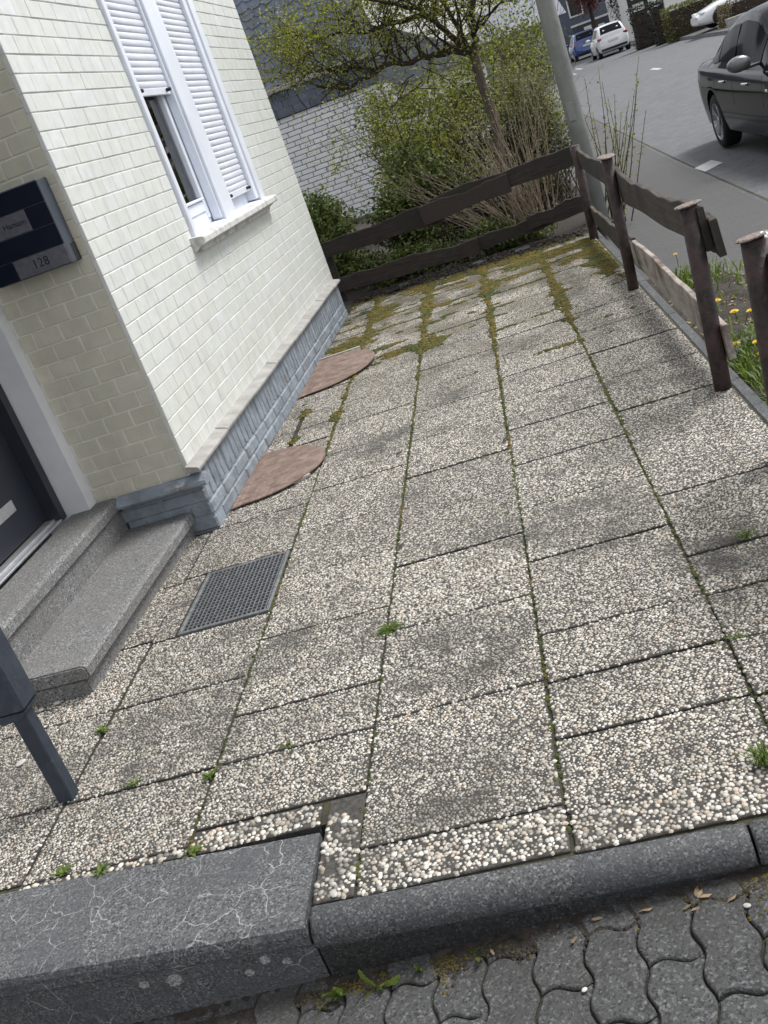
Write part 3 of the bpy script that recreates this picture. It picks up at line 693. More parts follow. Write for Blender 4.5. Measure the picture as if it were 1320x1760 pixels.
# ---- ledge above the plinth
ye = [-.04, .52, 1.15, 1.78, 2.4, 3.02, 3.65, 4.2, LW - .02]
ledge = ob('ledge', (lambda q: (q.box(-.30, -.036, .008, LW - .03, .32, .345), q)[1])(MB()), 'ledge_stone', house)
for a, b_ in zip(ye[:-1], ye[1:]):
    q = MB(); dz = random.uniform(-.003, .003)
    q.prism([(-.036, .322 + dz), (.028, .318 + dz), (.034, .322 + dz), (.035, .334 + dz), (.028, .341 + dz), (-.031, .358 + dz)], a + .0015, b_ - .0015, 'y')
    ob('ledge_stone', q, 'ledge_stone', ledge)
q = MB(); q.prism([(.007, .299), (-.012, .297), (-.05, .272), (-.056, .258), (-.05, .246), (-.035, .243), (.007, .25)], -.44, .044, 'x'); ob('front_ledge', q, 'plinth_paint', house, smooth=False)
# ---- window with roller shutters
win = ob('window', (lambda q: (q.box(-.13, -.105, WY0, WY1, WZ0, WZ0 + .05, .003), q)[1])(MB()), 'frame_white', house)
win['label'] = 'white window with roller shutters, the nearer one half raised'
def wpart(nm, mat, *boxes, ch=.004):
    q = MB()
    for b_ in boxes: q.box(*b_, ch)
    return ob(nm, q, mat, win)
wpart('jamb', 'frame_white', (-.13, -.008, WY0 + .002, 1.412, WZ0, WZ1)); wpart('jamb', 'frame_white', (-.13, -.008, 3.085, WY1 - .002, WZ0, WZ1)); wpart('guide_rail', 'frame_white', (-.11, -.022, 3.0, 3.084, WZ0 + .02, WZ1))
wpart('mullion', 'frame_white', (-.13, -.012, 2.075, 2.345, WZ0, WZ1)); wpart('guide_rail', 'frame_white', (-.09, -.03, 2.05, 2.074, WZ0 + .02, WZ1))
wpart('head_box', 'frame_white', (-.13, -.02, 1.413, 2.049, 2.72, WZ1), (-.13, -.02, 2.346, 2.999, 2.72, WZ1))
def slat_me(L):
    P = []
    for k in range(7): a = -1.25 + 2.5 * k / 6; P.append((.0085 * math.cos(a), .0185 * math.sin(a) / math.sin(1.25)))
    P += [(-.006, .0185), (-.006, -.0185)]
    q = MB(); q.prism(P, -L / 2, L / 2, 'y'); me = q.mesh('slat'); me.materials.append(MATS['shutter_white'])
    me.polygons.foreach_set('use_smooth', [len(p.vertices) == 4 for p in me.polygons]); return me
for ya, yb, zb in ((1.413, 2.049, 2.045), (2.346, 2.999, 1.345)):
    sm = slat_me(yb - ya); z = zb + .062
    while z < 2.72:
        ob('shutter_slat', sm, None, win, (-.055 + random.uniform(-.0012, .0012), (ya + yb) / 2, z), (0, random.uniform(-.02, .02), 0)); z += .0385
    wpart('bottom_rail', 'shutter_white', (-.063, -.045, ya, yb, zb, zb + .042))
    for yy in (ya + .055, yb - .075):
        q = MB(); q.lathe([(.009, 0), (.011, .004), (.011, .028), (.007, .032)], 10, (-.044, yy, zb + .024), 'x'); ob('stop_knob', q, 'black_rubber', win)
# nearer casement below the raised shutter
wpart('sash', 'frame_white', (-.125, -.09, 1.985, 2.05, 1.30, 2.20), (-.125, -.09, 1.413, 1.985, 1.345, 1.412), (-.125, -.09, 1.413, 1.45, 1.412, 2.2), ch=.006)
wpart('sash_bead', 'frame_white', (-.122, -.076, 1.413, 1.99, 1.415, 1.432), (-.122, -.078, 1.955, 1.984, 1.433, 2.2), ch=.005)
wpart('apron_panel', 'frame_white', (-.125, -.098, 1.413, 2.05, 1.262, 1.344)); wpart('apron_panel', 'frame_white', (-.125, -.09, 2.346, 2.999, 1.262, 1.36))
q = MB(); q.box(-.112, -.108, 1.45, 1.956, 1.43, 2.2); ob('pane', q, 'window_glass', win)
q = MB(); P = []; 
for k in range(61): P.append((-.2 + .022 * math.sin(k * 1.3) + .01 * math.sin(k * .37), lerp(1.62, 2.02, k / 60)))
vs = [(x, y, z) for z in (1.36, 2.3) for x, y in P]; q.add(vs, [(k, k + 1, 61 + k + 1, 61 + k) for k in range(60)]); ob('curtain', q, 'curtain', win, smooth=True)
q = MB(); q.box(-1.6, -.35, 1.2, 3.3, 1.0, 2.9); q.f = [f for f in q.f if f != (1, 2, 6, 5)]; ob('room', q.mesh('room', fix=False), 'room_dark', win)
q = MB(); q.prism([(-.12, 1.205), (-.12, 1.268), (.03, 1.253), (.052, 1.247), (.056, 1.24), (.056, 1.212), (.05, 1.205), (.02, 1.203), (.012, 1.196), (-.02, 1.178), (-.028, 1.172), (-.03, 1.205)], 1.285, 3.285, 'y'); ob('sill', q, 'sill_stone', win)
q = MB(); q.box(-.036, .0, WY0 + .01, WY1 - .01, 1.165, 1.2, .006); ob('sill_moulding', q, 'sill_stone', win)
tm = (lambda q: (q.box(-.038, .038, -.06, .06, 0, .006, .002), q)[1])(MB()).mesh('sill_tile'); tm.materials.append(MATS['frame_white'])
for a, b_, z in ((1.42, 2.04, 0), (2.36, 2.99, 0)):
    for k in range(5): ob('sill_tile', tm, None, win, (-.05, lerp(a, b_, (k + .5) / 5), 1.2605), (0, R(6), 0))
# ---- door recess
q = MB(); q.box(-.684, -.557, -.08, .0065, .27, 2.36); q.box(-.684, -.557, -1.75, -1.23, .27, 2.36); q.box(-.684, -.557, -1.75, .0065, 2.365, 5.6); q.box(-.81, -.685, -.079, .05, .2, 5.6); q.box(-.81, -.685, -3.9, -1.231, -.1, 5.6)
q.box(-.684, -.562, -3.9, -1.755, -.1, 5.6)
ob('door_surround', q, 'plaster', house)
door = ob('door', (lambda q: (q.box(-.80, -.76, -1.185, -.136, .335, 2.30, .003), q)[1])(MB()), 'door_navy', house)
door['label'] = 'dark navy front door with slim steel inlays'
def dpart(nm, mat, *b_, ch=.003): q = MB(); [q.box(*k, ch) for k in b_]; return ob(nm, q, mat, door)
dpart('frame', 'door_navy', (-.79, -.6855, -.135, -.0815, .30, 2.36), (-.79, -.6855, -1.2285, -1.186, .30, 2.36), (-.79, -.6855, -1.185, -.136, 2.302, 2.36))
dpart('threshold', 'aluminium', (-.775, -.72, -1.185, -.137, .300, .322), (-.719, -.684, -1.185, -.137, .300, .312))
for z, y0, y1, h in ((.72, -.62, -.36, .012), (.47, -.62, -.33, .055), (1.5, -.62, -.36, .012)): dpart('inlay', 'aluminium', (-.762, -.756, y0, y1, z, z + h), ch=.001)
# ================================================================== ENTRANCE STEPS
es = thing('entrance_steps', 'two speckled grey granite steps leading up to the navy front door', 'steps', hw(-.4, -.7, 0), -TH)
def spart(nm, prof, y0, y1, mat='granite'):
    q = MB(); q.prism([(x + .4, z) for x, z in prof], y0 + .7, y1 + .7, 'y'); me = q.mesh(nm)
    bm = bmesh.new(); bm.from_mesh(me); ed = [e for e in bm.edges if all(abs(v.co.y - (y0 + .7)) < 1e-4 for v in e.verts)]
    bmesh.ops.bevel(bm, geom=ed, offset=.006, segments=2, affect='EDGES'); bm.to_mesh(me); bm.free(); return ob(nm, me, mat, es)
spart('tread', [(-.66, .24), (-.66, .30), (-.462, .30), (-.448, .295), (-.441, .285), (-.44, .245), (-.447, .239)], -1.42, -.003)
spart('riser', [(-.66, -.02), (-.66, .238), (-.458, .238), (-.458, -.02)], -1.40, -.004)
spart('tread', [(-.456, .064), (-.456, .122), (-.132, .122), (-.118, .118), (-.11, .108), (-.11, .072), (-.116, .064)], -1.385, -.005)
spart('riser', [(-.455, -.03), (-.455, .062), (-.14, .062), (-.14, -.03)], -1.37, -.006)
# ================================================================== LETTER BOX
mbx = thing('letter_box', 'dark navy wall letter box with steel name plate and house number plate', 'letter box', hw(-.275, -.06, 1.40), -TH)
q = MB(); q.box(-.187, .187, -.045, .06, 0, .366, .004); ob('case', q, 'mailbox_side', mbx)
q = MB(); q.box(.150, .1895, -.0, .054, .0, .082, .003); ob('slot_cover', q, 'black_rubber', mbx)
zz = [0.003, .088, .180, .274, .363]
def fp(nm, x0, x1, z0, z1, m, y=-.0515): q = MB(); q.box(x0, x1, y, -.046, z0 + .0022, z1 - .0022, .0015); return ob(nm, q, m, mbx)
fp('flap', -.1855, .1855, zz[3], zz[4], 'mailbox_navy'); fp('panel', .082, .1855, zz[2], zz[3], 'mailbox_navy'); fp('panel', -.1855, .1855, zz[1], zz[2], 'mailbox_navy'); fp('panel', -.1855, -.078, zz[0], zz[1], 'mailbox_navy')
np_ = fp('name_plate', -.1855, .079, zz[2], zz[3], 'plate_steel'); nb = fp('number_plate', -.075, .1855, zz[0], zz[1], 'plate_steel')
np_['label'] = 'grey plate with the name in small dark letters'; nb['label'] = 'grey plate with the number 128'
t = text_mesh('128', .056); ob('lettering', t, 'ink', nb, (.05, -.0524, .0455), (R(90), 0, 0))
t = text_mesh('Hamann', .034); ob('lettering', t, 'ink', np_, (.012, -.0524, .226), (R(90), 0, 0))
# ================================================================== PORCH POST AND CANOPY
pc = thing('porch_canopy', 'dark blue square porch post standing on a slim steel foot, canopy above', 'porch', (-1.735, 2.402, 0))
q = MB(); q.box(-.026, .026, -.026, .026, -.03, .36, .004); ob('post_foot', q, 'post_blue', pc)
q = MB(); q.box(-.075, .045, -.05, .055, .345, 2.92, .008); ob('post', q, 'post_blue', pc)
q = MB(); q.prism([(-.075, .344), (.045, .344), (.028, .325), (-.04, .315)], -.045, .05, 'y'); ob('post_shoe', q, 'post_blue', pc)
q = MB(); q.box(-.9, .12, -.2, -.1, 2.93, 3.03, .008); q.box(-.02, .08, -.099, 1.95, 2.93, 3.03, .008); ob('canopy_beam', q, 'post_blue', pc)
q = MB(); q.box(-.9, .2, -.25, 1.98, 3.035, 3.047); ob('canopy_glazing', q, 'window_glass', pc)
# ================================================================== GRATING AND HATCH COVERS
gr = thing('boot_scraper_grating', 'rectangular galvanised honeycomb grating set into the slabs beside the steps', 'grating', (-1.428, 3.585, 0))
q = MB(); gx, gy = .195, .266
for b_ in ((-gx, gx, -gy, -gy + .014), (-gx, gx, gy - .014, gy), (-gx, -gx + .014, -gy + .0145, gy - .0145), (gx - .014, gx, -gy + .0145, gy - .0145)): q.box(*b_, -.03, .004, .002)
ob('frame', q, 'aluminium_dull' if 'aluminium_dull' in MATS else (pm('aluminium_dull', (.13, .14, .15), (.22, .23, .24), 40, .5, metal=.4) and 'aluminium_dull'), gr)
q = MB(); q.box(-gx + .01, gx - .01, -gy + .01, gy - .01, -.06, -.028); ob('pit', q, 'room_dark', gr)
q = MB(); px_, py_ = .0195, .025
for i in range(int(2 * gx / px_)):
    x = -gx + .016 + i * px_
    if x < gx - .014: q.box(x, x + .0042, -gy + .015, gy - .015, -.008, .002)
for j in range(int(2 * gy / py_)):
    y = -gy + .016 + j * py_
    if y < gy - .014: q.box(-gx + .015, gx - .015, y, y + .0042, -.0085, .0012)
ob('bars', q, 'aluminium_dull', gr, kind='stuff')
for (yc, a_, bx, z, lab) in ((4.98, .375, .455, .0095, 'nearer rusty brown D-shaped steel hatch cover against the plinth'), (6.93, .46, .50, .0105, 'farther rusty brown D-shaped steel hatch cover, duller, with moss around it')):
    xw = -1.69 + .0437 * (yc - 4.4) + .004
    P = [(0, -a_ - .02)] + [(bx * math.cos(t_) ** .9 if math.cos(t_) > 1e-6 else 0, a_ * math.sin(t_)) for t_ in np.linspace(-math.pi / 2 + .1, math.pi / 2 - .1, 30)] + [(0, a_ + .02)]
    q = MB(); q.prism(P, 0, .006, 'z'); o = ob('hatch_cover', q, 'rust_plate', None, (xw, yc, z), (R(.6), R(-1.0), -TH), label=lab, cat='hatch cover', group='hatch covers along the house')
    if yc < 6: 
        q = MB(); q.box(-.05, .05, -.01, .01, -.018, 0, .003); ob('support_lug', q, 'pebble_loose', o, (.36, -.22, .004), .5)
    else:
        q = MB(); q.box(.0, .33, .43, .455, .0062, .013, .002); ob('edge_strip', q, 'wood_fascia', o)
# ================================================================== FENCES
random.seed(31)
def wavy_board(L, h, th, seed, amp=.015, ends=(0, 0), nx=26):
    """live-edge board along local y, face normal x, z up from 0"""
    r_ = random.Random(seed); ph = [r_.uniform(0, 6.28) for _ in range(6)]
    q = MB(); vs = []; fs = []
    for i in range(nx + 1):
        t = i / nx; y = t * L
        top = h + amp * (math.sin(t * 5 + ph[0]) + .5 * math.sin(t * 13 + ph[1]) + .25 * math.sin(t * 37 + ph[2])); bot = amp * (.8 * math.sin(t * 4 + ph[3]) + .4 * math.sin(t * 11 + ph[4]))
        if i == 0: top -= ends[0]
        if i == nx: top -= ends[1]
        bow = .006 * math.sin(t * 3 + ph[5]); c_ = .004
        vs += [(bow, y, bot), (bow + th, y, bot), (bow + th, y, top - c_), (bow + th - c_, y, top), (bow + c_, y, top), (bow, y, top - c_)]
    for i in range(nx):
        for k in range(6): a, b_ = i * 6 + k, i * 6 + (k + 1) % 6; fs.append((a, b_, b_ + 6, a + 6))
    fs += [tuple(range(6)), tuple(range(nx * 6 + 5, nx * 6 - 1, -1))]
    return q.add(vs, fs)
def post(parent, base, top, r=.037, cap=True, slant=.0):
    q = MB(); b_, t_ = Vector(base), Vector(top)
    q.tube([b_, b_.lerp(t_, .5), t_], r, 14); o = ob('post', q.mesh('post', False), 'post_rust', parent)
    o.data.polygons.foreach_set('use_smooth', [len(p.vertices) == 4 for p in o.data.polygons])
    if cap:
        q = MB(); q.lathe([(.03, -.002), (.052, 0), (.056, .002), (.056, .006), (.05, .009), (.02, .010)], 18); c_ = ob('cap', q, 'cap_rust', o, t_, (slant, slant * .6, 0))
    return o
F = Vector((.76, 6.5, 0))
sf = thing('street_side_fence', 'low fence of wavy weathered boards on rusty capped steel posts beside the street', 'fence', F)
def fl(x, y, z): return (x - F.x, y - F.y, z)
post(sf, fl(.75, 8.76, -.15), fl(.785, 8.74, .775), cap=False); post(sf, fl(.722, 6.56, -.15), fl(.748, 6.5, .845), r=.034, slant=.12); post(sf, fl(.735, 4.27, -.15), fl(.762, 4.3, .795), slant=-.06)
for y0, y1, z, h, zr_, m_, sd, am in ((6.58, 9.1, .585, .155, 0, 'grey_wood', 3, .012), (4.26, 6.56, .58, .172, 0, 'grey_wood', 4, .02), (6.6, 8.95, .115, .17, 0, 'grey_wood', 8, .02), (4.22, 6.75, .125, .175, 0, 'pale_wood', 6, .010)):
    q = wavy_board(y1 - y0, h, .028, sd, am); o = ob('board', q, m_, sf, fl(.788, y0, z), (0, R(-2), 0))
q = wavy_board(.2, .16, .03, 44, .004); ob('board', q, 'grey_wood', sf, fl(.82, 4.19, .57), (0, R(-4), R(-3)))
F2 = Vector((.76, 3.42, 0))
sf2 = thing('gate_side_fence', 'near fence post with wide rusty cap at the right picture edge', 'fence', F2)
post(sf2, (-.005, 0, -.15), (.02, -.01, .785), r=.04, slant=-.1); post(sf2, (0, -2.1, -.15), (.01, -2.1, .785), r=.038)
q = wavy_board(2.2, .17, .03, 71, .012); ob('board', q, 'grey_wood', sf2, (.045, -2.15, .56)); q = wavy_board(2.2, .17, .03, 72, .012); ob('board', q, 'grey_wood', sf2, (.045, -2.15, .12))
ch = thing('plastic_chain', 'white plastic chain hanging from the capped post at the right edge', 'chain', (.80, 3.36, .72))
def link_me():
    q = MB(); q.tube([(.0085 * math.cos(a), .017 * math.sin(a) , 0) for a in np.linspace(0, 2 * math.pi, 13)], .0035, 6, cap=False); me = q.mesh('link', True); me.materials.append(MATS['chain_white']); return me
lm = link_me()
for k in range(26): t = k / 25; ob('link', lm, None, ch, (.01 - .0 * t, -.6 * t + .02, .075 + .05 * t - .1 * t * (1 - t)), (R(5), R(90 * (k % 2) + 20), 0))
# back fence of dark boards
B0 = Vector((-.4, 9.5, 0))
bf = thing('back_fence', 'dark brown low fence of wavy boards across the mossy back of the terrace', 'fence', B0)
def bfy(x): return lerp(9.72, 9.3, (x + 1.55) / 2.3)
def bboard(x0, x1, z0, z1, h, sd, mat='fence_wood', dy=0, th=.03, am=.014):
    y0, y1 = bfy(x0) + dy, bfy(x1) + dy; L = math.hypot(x1 - x0, y1 - y0); q = wavy_board(L, h, th, sd, am)
    return ob('board', q, mat, bf, (x0 - B0.x, y0 - B0.y, z0), (math.atan2(z1 - z0, L), 0, math.atan2(-(x1 - x0), y1 - y0)))
bboard(-1.75, -.46, .445, .47, .17, 12); bboard(-.62, .22, .475, .525, .165, 13, 'brown_wood', dy=-.028); bboard(-.5, .80, .50, .575, .175, 14)
bboard(-1.75, -.2, .085, .10, .14, 15, am=.02); bboard(-.35, .55, .105, .14, .12, 16, dy=.02); bboard(.28, .79, .15, .175, .13, 17, dy=-.03)
for x in (-1.62,):
    q = MB(); q.box(-.03, .03, -.03, .03, -.15, .58, .004); ob('post', q, 'fence_wood', bf, (x - B0.x, bfy(x) + .075 - B0.y, 0))
# low stone edging and rubble under the back fence
random.seed(9)
be = thing('back_edging', 'low line of dark rubble edging stones under the back fence', 'edging', (-.4, 9.5, 0))
x = -1.5
while x < .75:
    w = random.uniform(.05, .2); h = random.uniform(-.01, .03)
    q = MB(); q.box(0, w - .012, -.05, .05, -.1, h, .012); ob('edging_stone', q, 'kerb_granite', be, (x + .4, bfy(x) - .12 - 9.5 + random.uniform(-.02, .02), 0), jr(.05)); x += w
# lamp pole by the fence corner
q = MB(); q.tube([(.0, 0, -.3), (0, 0, 1.0), (-.012, 0, 3.0), (-.03, 0, 6.0)], [.082, .080, .074, .062], 20)
q2 = q.mesh('pole', True); lp = ob('lamp_pole', q2, 'pole_grey', None, (.935, 9.72, 0), label='tall round grey concrete lamp pole behind the fence corner', cat='pole')
q = MB(); q.box(-.03, .03, -.012, .0, 0, .16, .004); ob('service_door', q, 'pole_grey', lp, (-.03, -.078, .9))
# ================================================================== VEGETATION
def leaves_mesh(P, size, up=.35, seed=0, aspect=.55, tint=None, droop=0):
    r = np.random.default_rng(seed); P = np.asarray(P, float); n = len(P)
    nr = r.normal(size=(n, 3)); nr[:, 2] = np.abs(nr[:, 2]) + up; nr /= np.linalg.norm(nr, axis=1)[:, None]
    t = r.normal(size=(n, 3)); t -= nr * (t * nr).sum(1)[:, None]; t /= np.linalg.norm(t, axis=1)[:, None]
    b_ = np.cross(nr, t); s = (size * r.uniform(.55, 1.25, n))[:, None]
    a0 = P; a1 = P + t * s * .5 + b_ * s * aspect * .5 - nr * s * .06; a2 = P + t * s + nr * s * (-.12); a3 = P + t * s * .5 - b_ * s * aspect * .5 - nr * s * .06
    am = P + t * s * .5 + nr * s * .05
    v = np.stack([a0, a1, a2, a3, am], 1).reshape(-1, 3)
    f = (np.array([(0, 1, 4), (1, 2, 4), (2, 3, 4), (3, 0, 4)])[None] + (np.arange(n) * 5)[:, None, None]).reshape(-1, 3)
    c_ = np.zeros((n, 5, 4)); c_[:, :, 0] = (r.random(n) if tint is None else np.clip(tint + r.uniform(-.2, .2, n), 0, 1))[:, None]; c_[:, :, 3] = 1
    return fast_mesh('leaves', v, f, False, c_.reshape(-1, 4))
class Plant:
    def __init__(s, seed): s.r = random.Random(seed); s.wood = MB(); s.tips = []; s.nodes = []
    def branch(s, p, d, L, r0, lvl, maxl, seg=.09, wob=.18, trop=.05, kids=(3, 5), spread=.8, shrink=.62, sides=6, leafy=1):
        p = Vector(p); d = Vector(d).normalized(); n = max(2, int(L / seg)); pts = [p.copy()]; rad = [r0]
        for i in range(n):
            d = (d + Vector((s.r.gauss(0, wob), s.r.gauss(0, wob), s.r.gauss(0, wob))) * .6 + Vector((0, 0, trop))).normalized()
            p = p + d * (L / n); pts.append(p.copy()); rad.append(max(.0012, r0 * (1 - .75 * (i + 1) / n)))
            if lvl >= leafy: s.nodes.append(p.copy())
        s.wood.tube(pts, rad, sides if lvl < 2 else 4, cap=False)
        s.tips.append(pts[-1])
        if lvl < maxl:
            for k in range(s.r.randint(*kids)):
                i = s.r.randint(max(1, n // 4), n); q = pts[i]; dd = (pts[i] - pts[i - 1]).normalized()
                ax = Vector((s.r.gauss(0, 1), s.r.gauss(0, 1), s.r.gauss(0, 1))); ax = (ax - dd * ax.dot(dd)).normalized()
                s.branch(q, dd * (1 - spread * .5) + ax * spread, L * shrink * s.r.uniform(.6, 1.15), rad[i] * .7, lvl + 1, maxl, seg, wob, trop, kids, spread, shrink, sides, leafy)
        return pts
def scatter(nodes, n, sp, r): 
    out = []
    for k in range(n): p = r.choice(nodes); out.append((p.x + r.gauss(0, sp), p.y + r.gauss(0, sp), p.z + r.gauss(0, sp)))
    return out
# ---- old fruit tree
T = Plant(3); tb = Vector((.21, 10.5, 0))
tree = thing('fruit_tree', 'small old fruit tree with crooked dark limbs and sparse fresh leaves behind the back fence', 'tree', tb)
def limb(pts, rads, kids, L, maxl, spread=.8, up=.25):
    pts = [Vector(p) for p in pts]; dense = []; rr = []
    for i in range(len(pts) - 1):
        for k in range(4): dense.append(pts[i].lerp(pts[i + 1], k / 4) + Vector((T.r.gauss(0, .012), T.r.gauss(0, .012), T.r.gauss(0, .012)))); rr.append(lerp(rads[i], rads[i + 1], k / 4))
    dense.append(pts[-1]); rr.append(rads[-1]); T.wood.tube(dense, rr, 8, cap=False)
    for k in range(kids):
        i = T.r.randint(3, len(dense) - 1); a = T.r.uniform(0, 6.28)
        T.branch(dense[i], (math.cos(a) * .8, math.sin(a) * .8, up + T.r.uniform(0, .8)), L * T.r.uniform(.6, 1.2), rr[i] * .5, 1, maxl, kids=(3, 5), spread=spread, trop=.07, wob=.22)
fork = (.04, 0, 1.71)
MBt = MB(); MBt.tube([(0, 0, -.1), (.0, 0, .35), (.02, 0, .75), (.055, .01, 1.1), (.03, 0, 1.45), fork], [.07, .058, .05, .046, .045, .044], 10, cap=False)
ob('trunk', MBt, 'bark_light', tree, smooth=True)
limb([fork, (-.16, .03, 1.83), (-.45, -.05, 1.86), (-.8, -.1, 1.90), (-1.15, -.05, 1.84), (-1.5, .05, 1.95)], [.038, .032, .027, .022, .016, .008], 24, .6, 3, up=.5)
limb([fork, (-.12, -.02, 1.95), (-.3, -.05, 2.2), (-.62, -.1, 2.42), (-.95, -.2, 2.6)], [.034, .028, .023, .016, .008], 16, .6, 3)
limb([fork, (.12, .05, 1.95), (.17, .06, 2.3), (.32, .1, 2.7), (.4, .1, 3.0)], [.034, .03, .025, .018, .008], 16, .6, 3)
limb([fork, (-.03, -.15, 1.9), (-.1, -.2, 2.25), (.0, -.25, 2.7)], [.03, .025, .018, .008], 14, .55, 3)
limb([(-.3, -.05, 2.2), (-.75, .1, 2.25), (-1.3, .2, 2.35), (-1.75, .15, 2.5)], [.026, .02, .013, .006], 18, .5, 3)
limb([(-.8, -.1, 1.90), (-1.1, .15, 1.98), (-1.5, .3, 2.1), (-1.85, .3, 2.2)], [.024, .018, .012, .006], 17, .48, 3)
for k in range(46):
    x = T.r.uniform(-1.7, .45); T.branch((x, T.r.gauss(0, .15), T.r.uniform(1.75, 2.2) if x < -.7 else T.r.uniform(1.55, 2.1)), (T.r.gauss(0, .7), T.r.gauss(0, .5), T.r.uniform(-.1, .8) if x < -.7 else T.r.uniform(-.9, .6)), T.r.uniform(.35, .75), .006, 1, 3, kids=(2, 4), spread=.8, trop=.03, wob=.25)
ob('limbs', T.wood.mesh('limbs', True, fix=False), 'bark', tree)
lv = scatter(T.nodes, 17000, .035, T.r); ob('crown', leaves_mesh(lv, .033, .3, 5, .6), 'leaf_fresh', tree)
# ---- helper for leafy shrubs
def shrub(name, label, base, lobes, nl, size, mat, seed, wood='twig', stems=14, cat='shrub', group=None, aspect=.55, maxl=1, hollow=.5, up=.35):
    P = Plant(seed); b = Vector(base); o = thing(name, label, cat, b, group=group)
    for k in range(stems):
        c_, rad = lobes[k % len(lobes)]; tgt = Vector(c_) + Vector((P.r.gauss(0, .5) * rad[0], P.r.gauss(0, .5) * rad[1], P.r.gauss(0, .4) * rad[2])); st_ = Vector((P.r.gauss(0, .08) + c_[0] * .6, P.r.gauss(0, .06) + c_[1] * .6, -.05))
        P.branch(st_, tgt - st_, (tgt - st_).length, .009, 0, maxl, seg=.1, wob=.12, kids=(3, 5), spread=.8, shrink=.4, sides=5)
    ob('stems', P.wood.mesh('stems', True, fix=False), wood, o)
    r = np.random.default_rng(seed); pts = []; ti = []
    tot = sum(l[1][0] * l[1][1] * l[1][2] for l in lobes) 
    for c_, rad in lobes:
        n = int(2.3 * nl * rad[0] * rad[1] * rad[2] / tot); d = r.normal(size=(n, 3)); d /= np.linalg.norm(d, axis=1)[:, None]
        rr = (hollow + (1 - hollow) * r.random(n)) * (1 + .22 * np.sin(d[:, 0] * 7 + seed) * np.sin(d[:, 2] * 6 + d[:, 1] * 5))
        p = d * rr[:, None] * np.array(rad) + np.array(c_); pts.append(p)
    p = np.concatenate(pts); cl = np.sin(p[:, 0] * 17 + seed) * np.sin(p[:, 1] * 19) * np.sin(p[:, 2] * 23 + 1)
    cl2 = np.sin(p[:, 0] * 6.1 + seed) + np.sin(p[:, 1] * 7.3 + seed * 2) + np.sin(p[:, 2] * 8.2 + p[:, 0] * 4)
    p = p[(p[:, 2] > .01) & (cl > -.25) & (cl2 > -.9 + r.normal(0, .4, len(p)))]; p = p + r.normal(0, .03, p.shape)
    ob('foliage', leaves_mesh(p, size, up, seed, aspect), mat, o); return o
shrub('laurel_bush', 'glossy green laurel bush in front of the white brick wall next to the house corner', (-1.62, 10.35, 0), [((0, 0, .45), (.42, .3, .42)), ((-.15, .25, .7), (.35, .3, .35)), ((.38, .1, .35), (.3, .25, .36))], 5200, .062, 'leaf_laurel', 21, aspect=.5, hollow=.45)
shrub('laurel_bush', 'rounded glossy green laurel bush right of the white brick wall above the fence board', (-.72, 10.6, 0), [((0, 0, .5), (.4, .3, .4)), ((.25, .1, .62), (.32, .28, .33)), ((-.25, .15, .45), (.3, .25, .36)), ((.12, .5, .9), (.35, .3, .4))], 6000, .058, 'leaf_laurel', 22, aspect=.5, hollow=.45)
shrub('leafy_shrub', 'tall yellow-green leafy shrub filling the gap beside the white brick wall', (-.55, 12.1, 0), [((0, 0, .9), (.55, .4, .6)), ((.3, .1, 1.25), (.5, .4, .5)), ((-.28, .1, 1.3), (.42, .35, .5)), ((.75, .2, 1.2), (.45, .35, .55)), ((-.35, .1, .6), (.4, .3, .5))], 4600, .05, 'leaf_olive', 23, hollow=.4)
shrub('leafy_shrub', 'loose green shrub behind the fruit tree trunk', (.55, 12.6, 0), [((0, 0, 1.2), (.45, .4, .7)), ((.35, 0, 1.6), (.4, .35, .5)), ((-.3, 0, 1.6), (.4, .35, .4)), ((.2, .1, .6), (.5, .4, .5))], 4200, .05, 'leaf_olive', 24, hollow=.35)
shrub('dark_conifer', 'dark green conifer in deep shade behind the bare twigs', (.22, 10.95, 0), [((0, 0, .5), (.6, .25, .6)), ((.45, 0, .6), (.35, .25, .65)), ((-.35, 0, .4), (.4, .25, .5))], 6500, .055, 'leaf_dark', 25, aspect=.3, hollow=.55, cat='conifer')
shrub('upright_shrub', 'upright shrub with small pale leaves between the fruit tree and the lamp pole', (.62, 10.75, 0), [((0, 0, .95), (.22, .22, .85)), ((.18, .12, 1.1), (.2, .2, .8)), ((-.1, .05, 1.25), (.2, .2, .7))], 2600, .032, 'leaf_pale', 26, stems=26, hollow=.1)
shrub('ground_ivy', 'low dark green ivy growing behind the gap between the fence boards', (-.95, 10.0, 0), [((-.45, 0, .1), (.35, .14, .22)), ((0, 0, .1), (.4, .14, .2)), ((.45, -.05, .12), (.35, .13, .22))], 4200, .05, 'leaf_laurel', 27, stems=8, cat='ivy', hollow=.3)
shrub('ground_ivy', 'small patch of green ivy leaves at the foot of the bare twig shrub', (-.05, 9.75, 0), [((0, 0, .12), (.35, .12, .2)), ((.35, -.05, .1), (.25, .1, .15))], 1500, .045, 'leaf_laurel', 28, stems=6, cat='ivy', hollow=.2)
shrub('tall_bush', 'mid green bush covering the end of the white brick wall', (-.95, 14.2, 0), [((0, 0, .9), (.5, .4, .8)), ((.45, .1, 1.3), (.5, .4, .6)), ((-.1, 0, 1.5), (.35, .35, .45)), ((.9, .2, .9), (.5, .4, .8))], 2600, .065, 'leaf_olive', 29, hollow=.3)
shrub('tall_bush', 'dark leafy bush immediately left of the lamp pole', (.78, 13.2, 0), [((0, 0, .9), (.45, .4, .9)), ((-.1, .1, 1.7), (.4, .4, .7)), ((.1, 0, 2.3), (.35, .35, .5))], 2400, .055, 'leaf_olive', 30, hollow=.3)
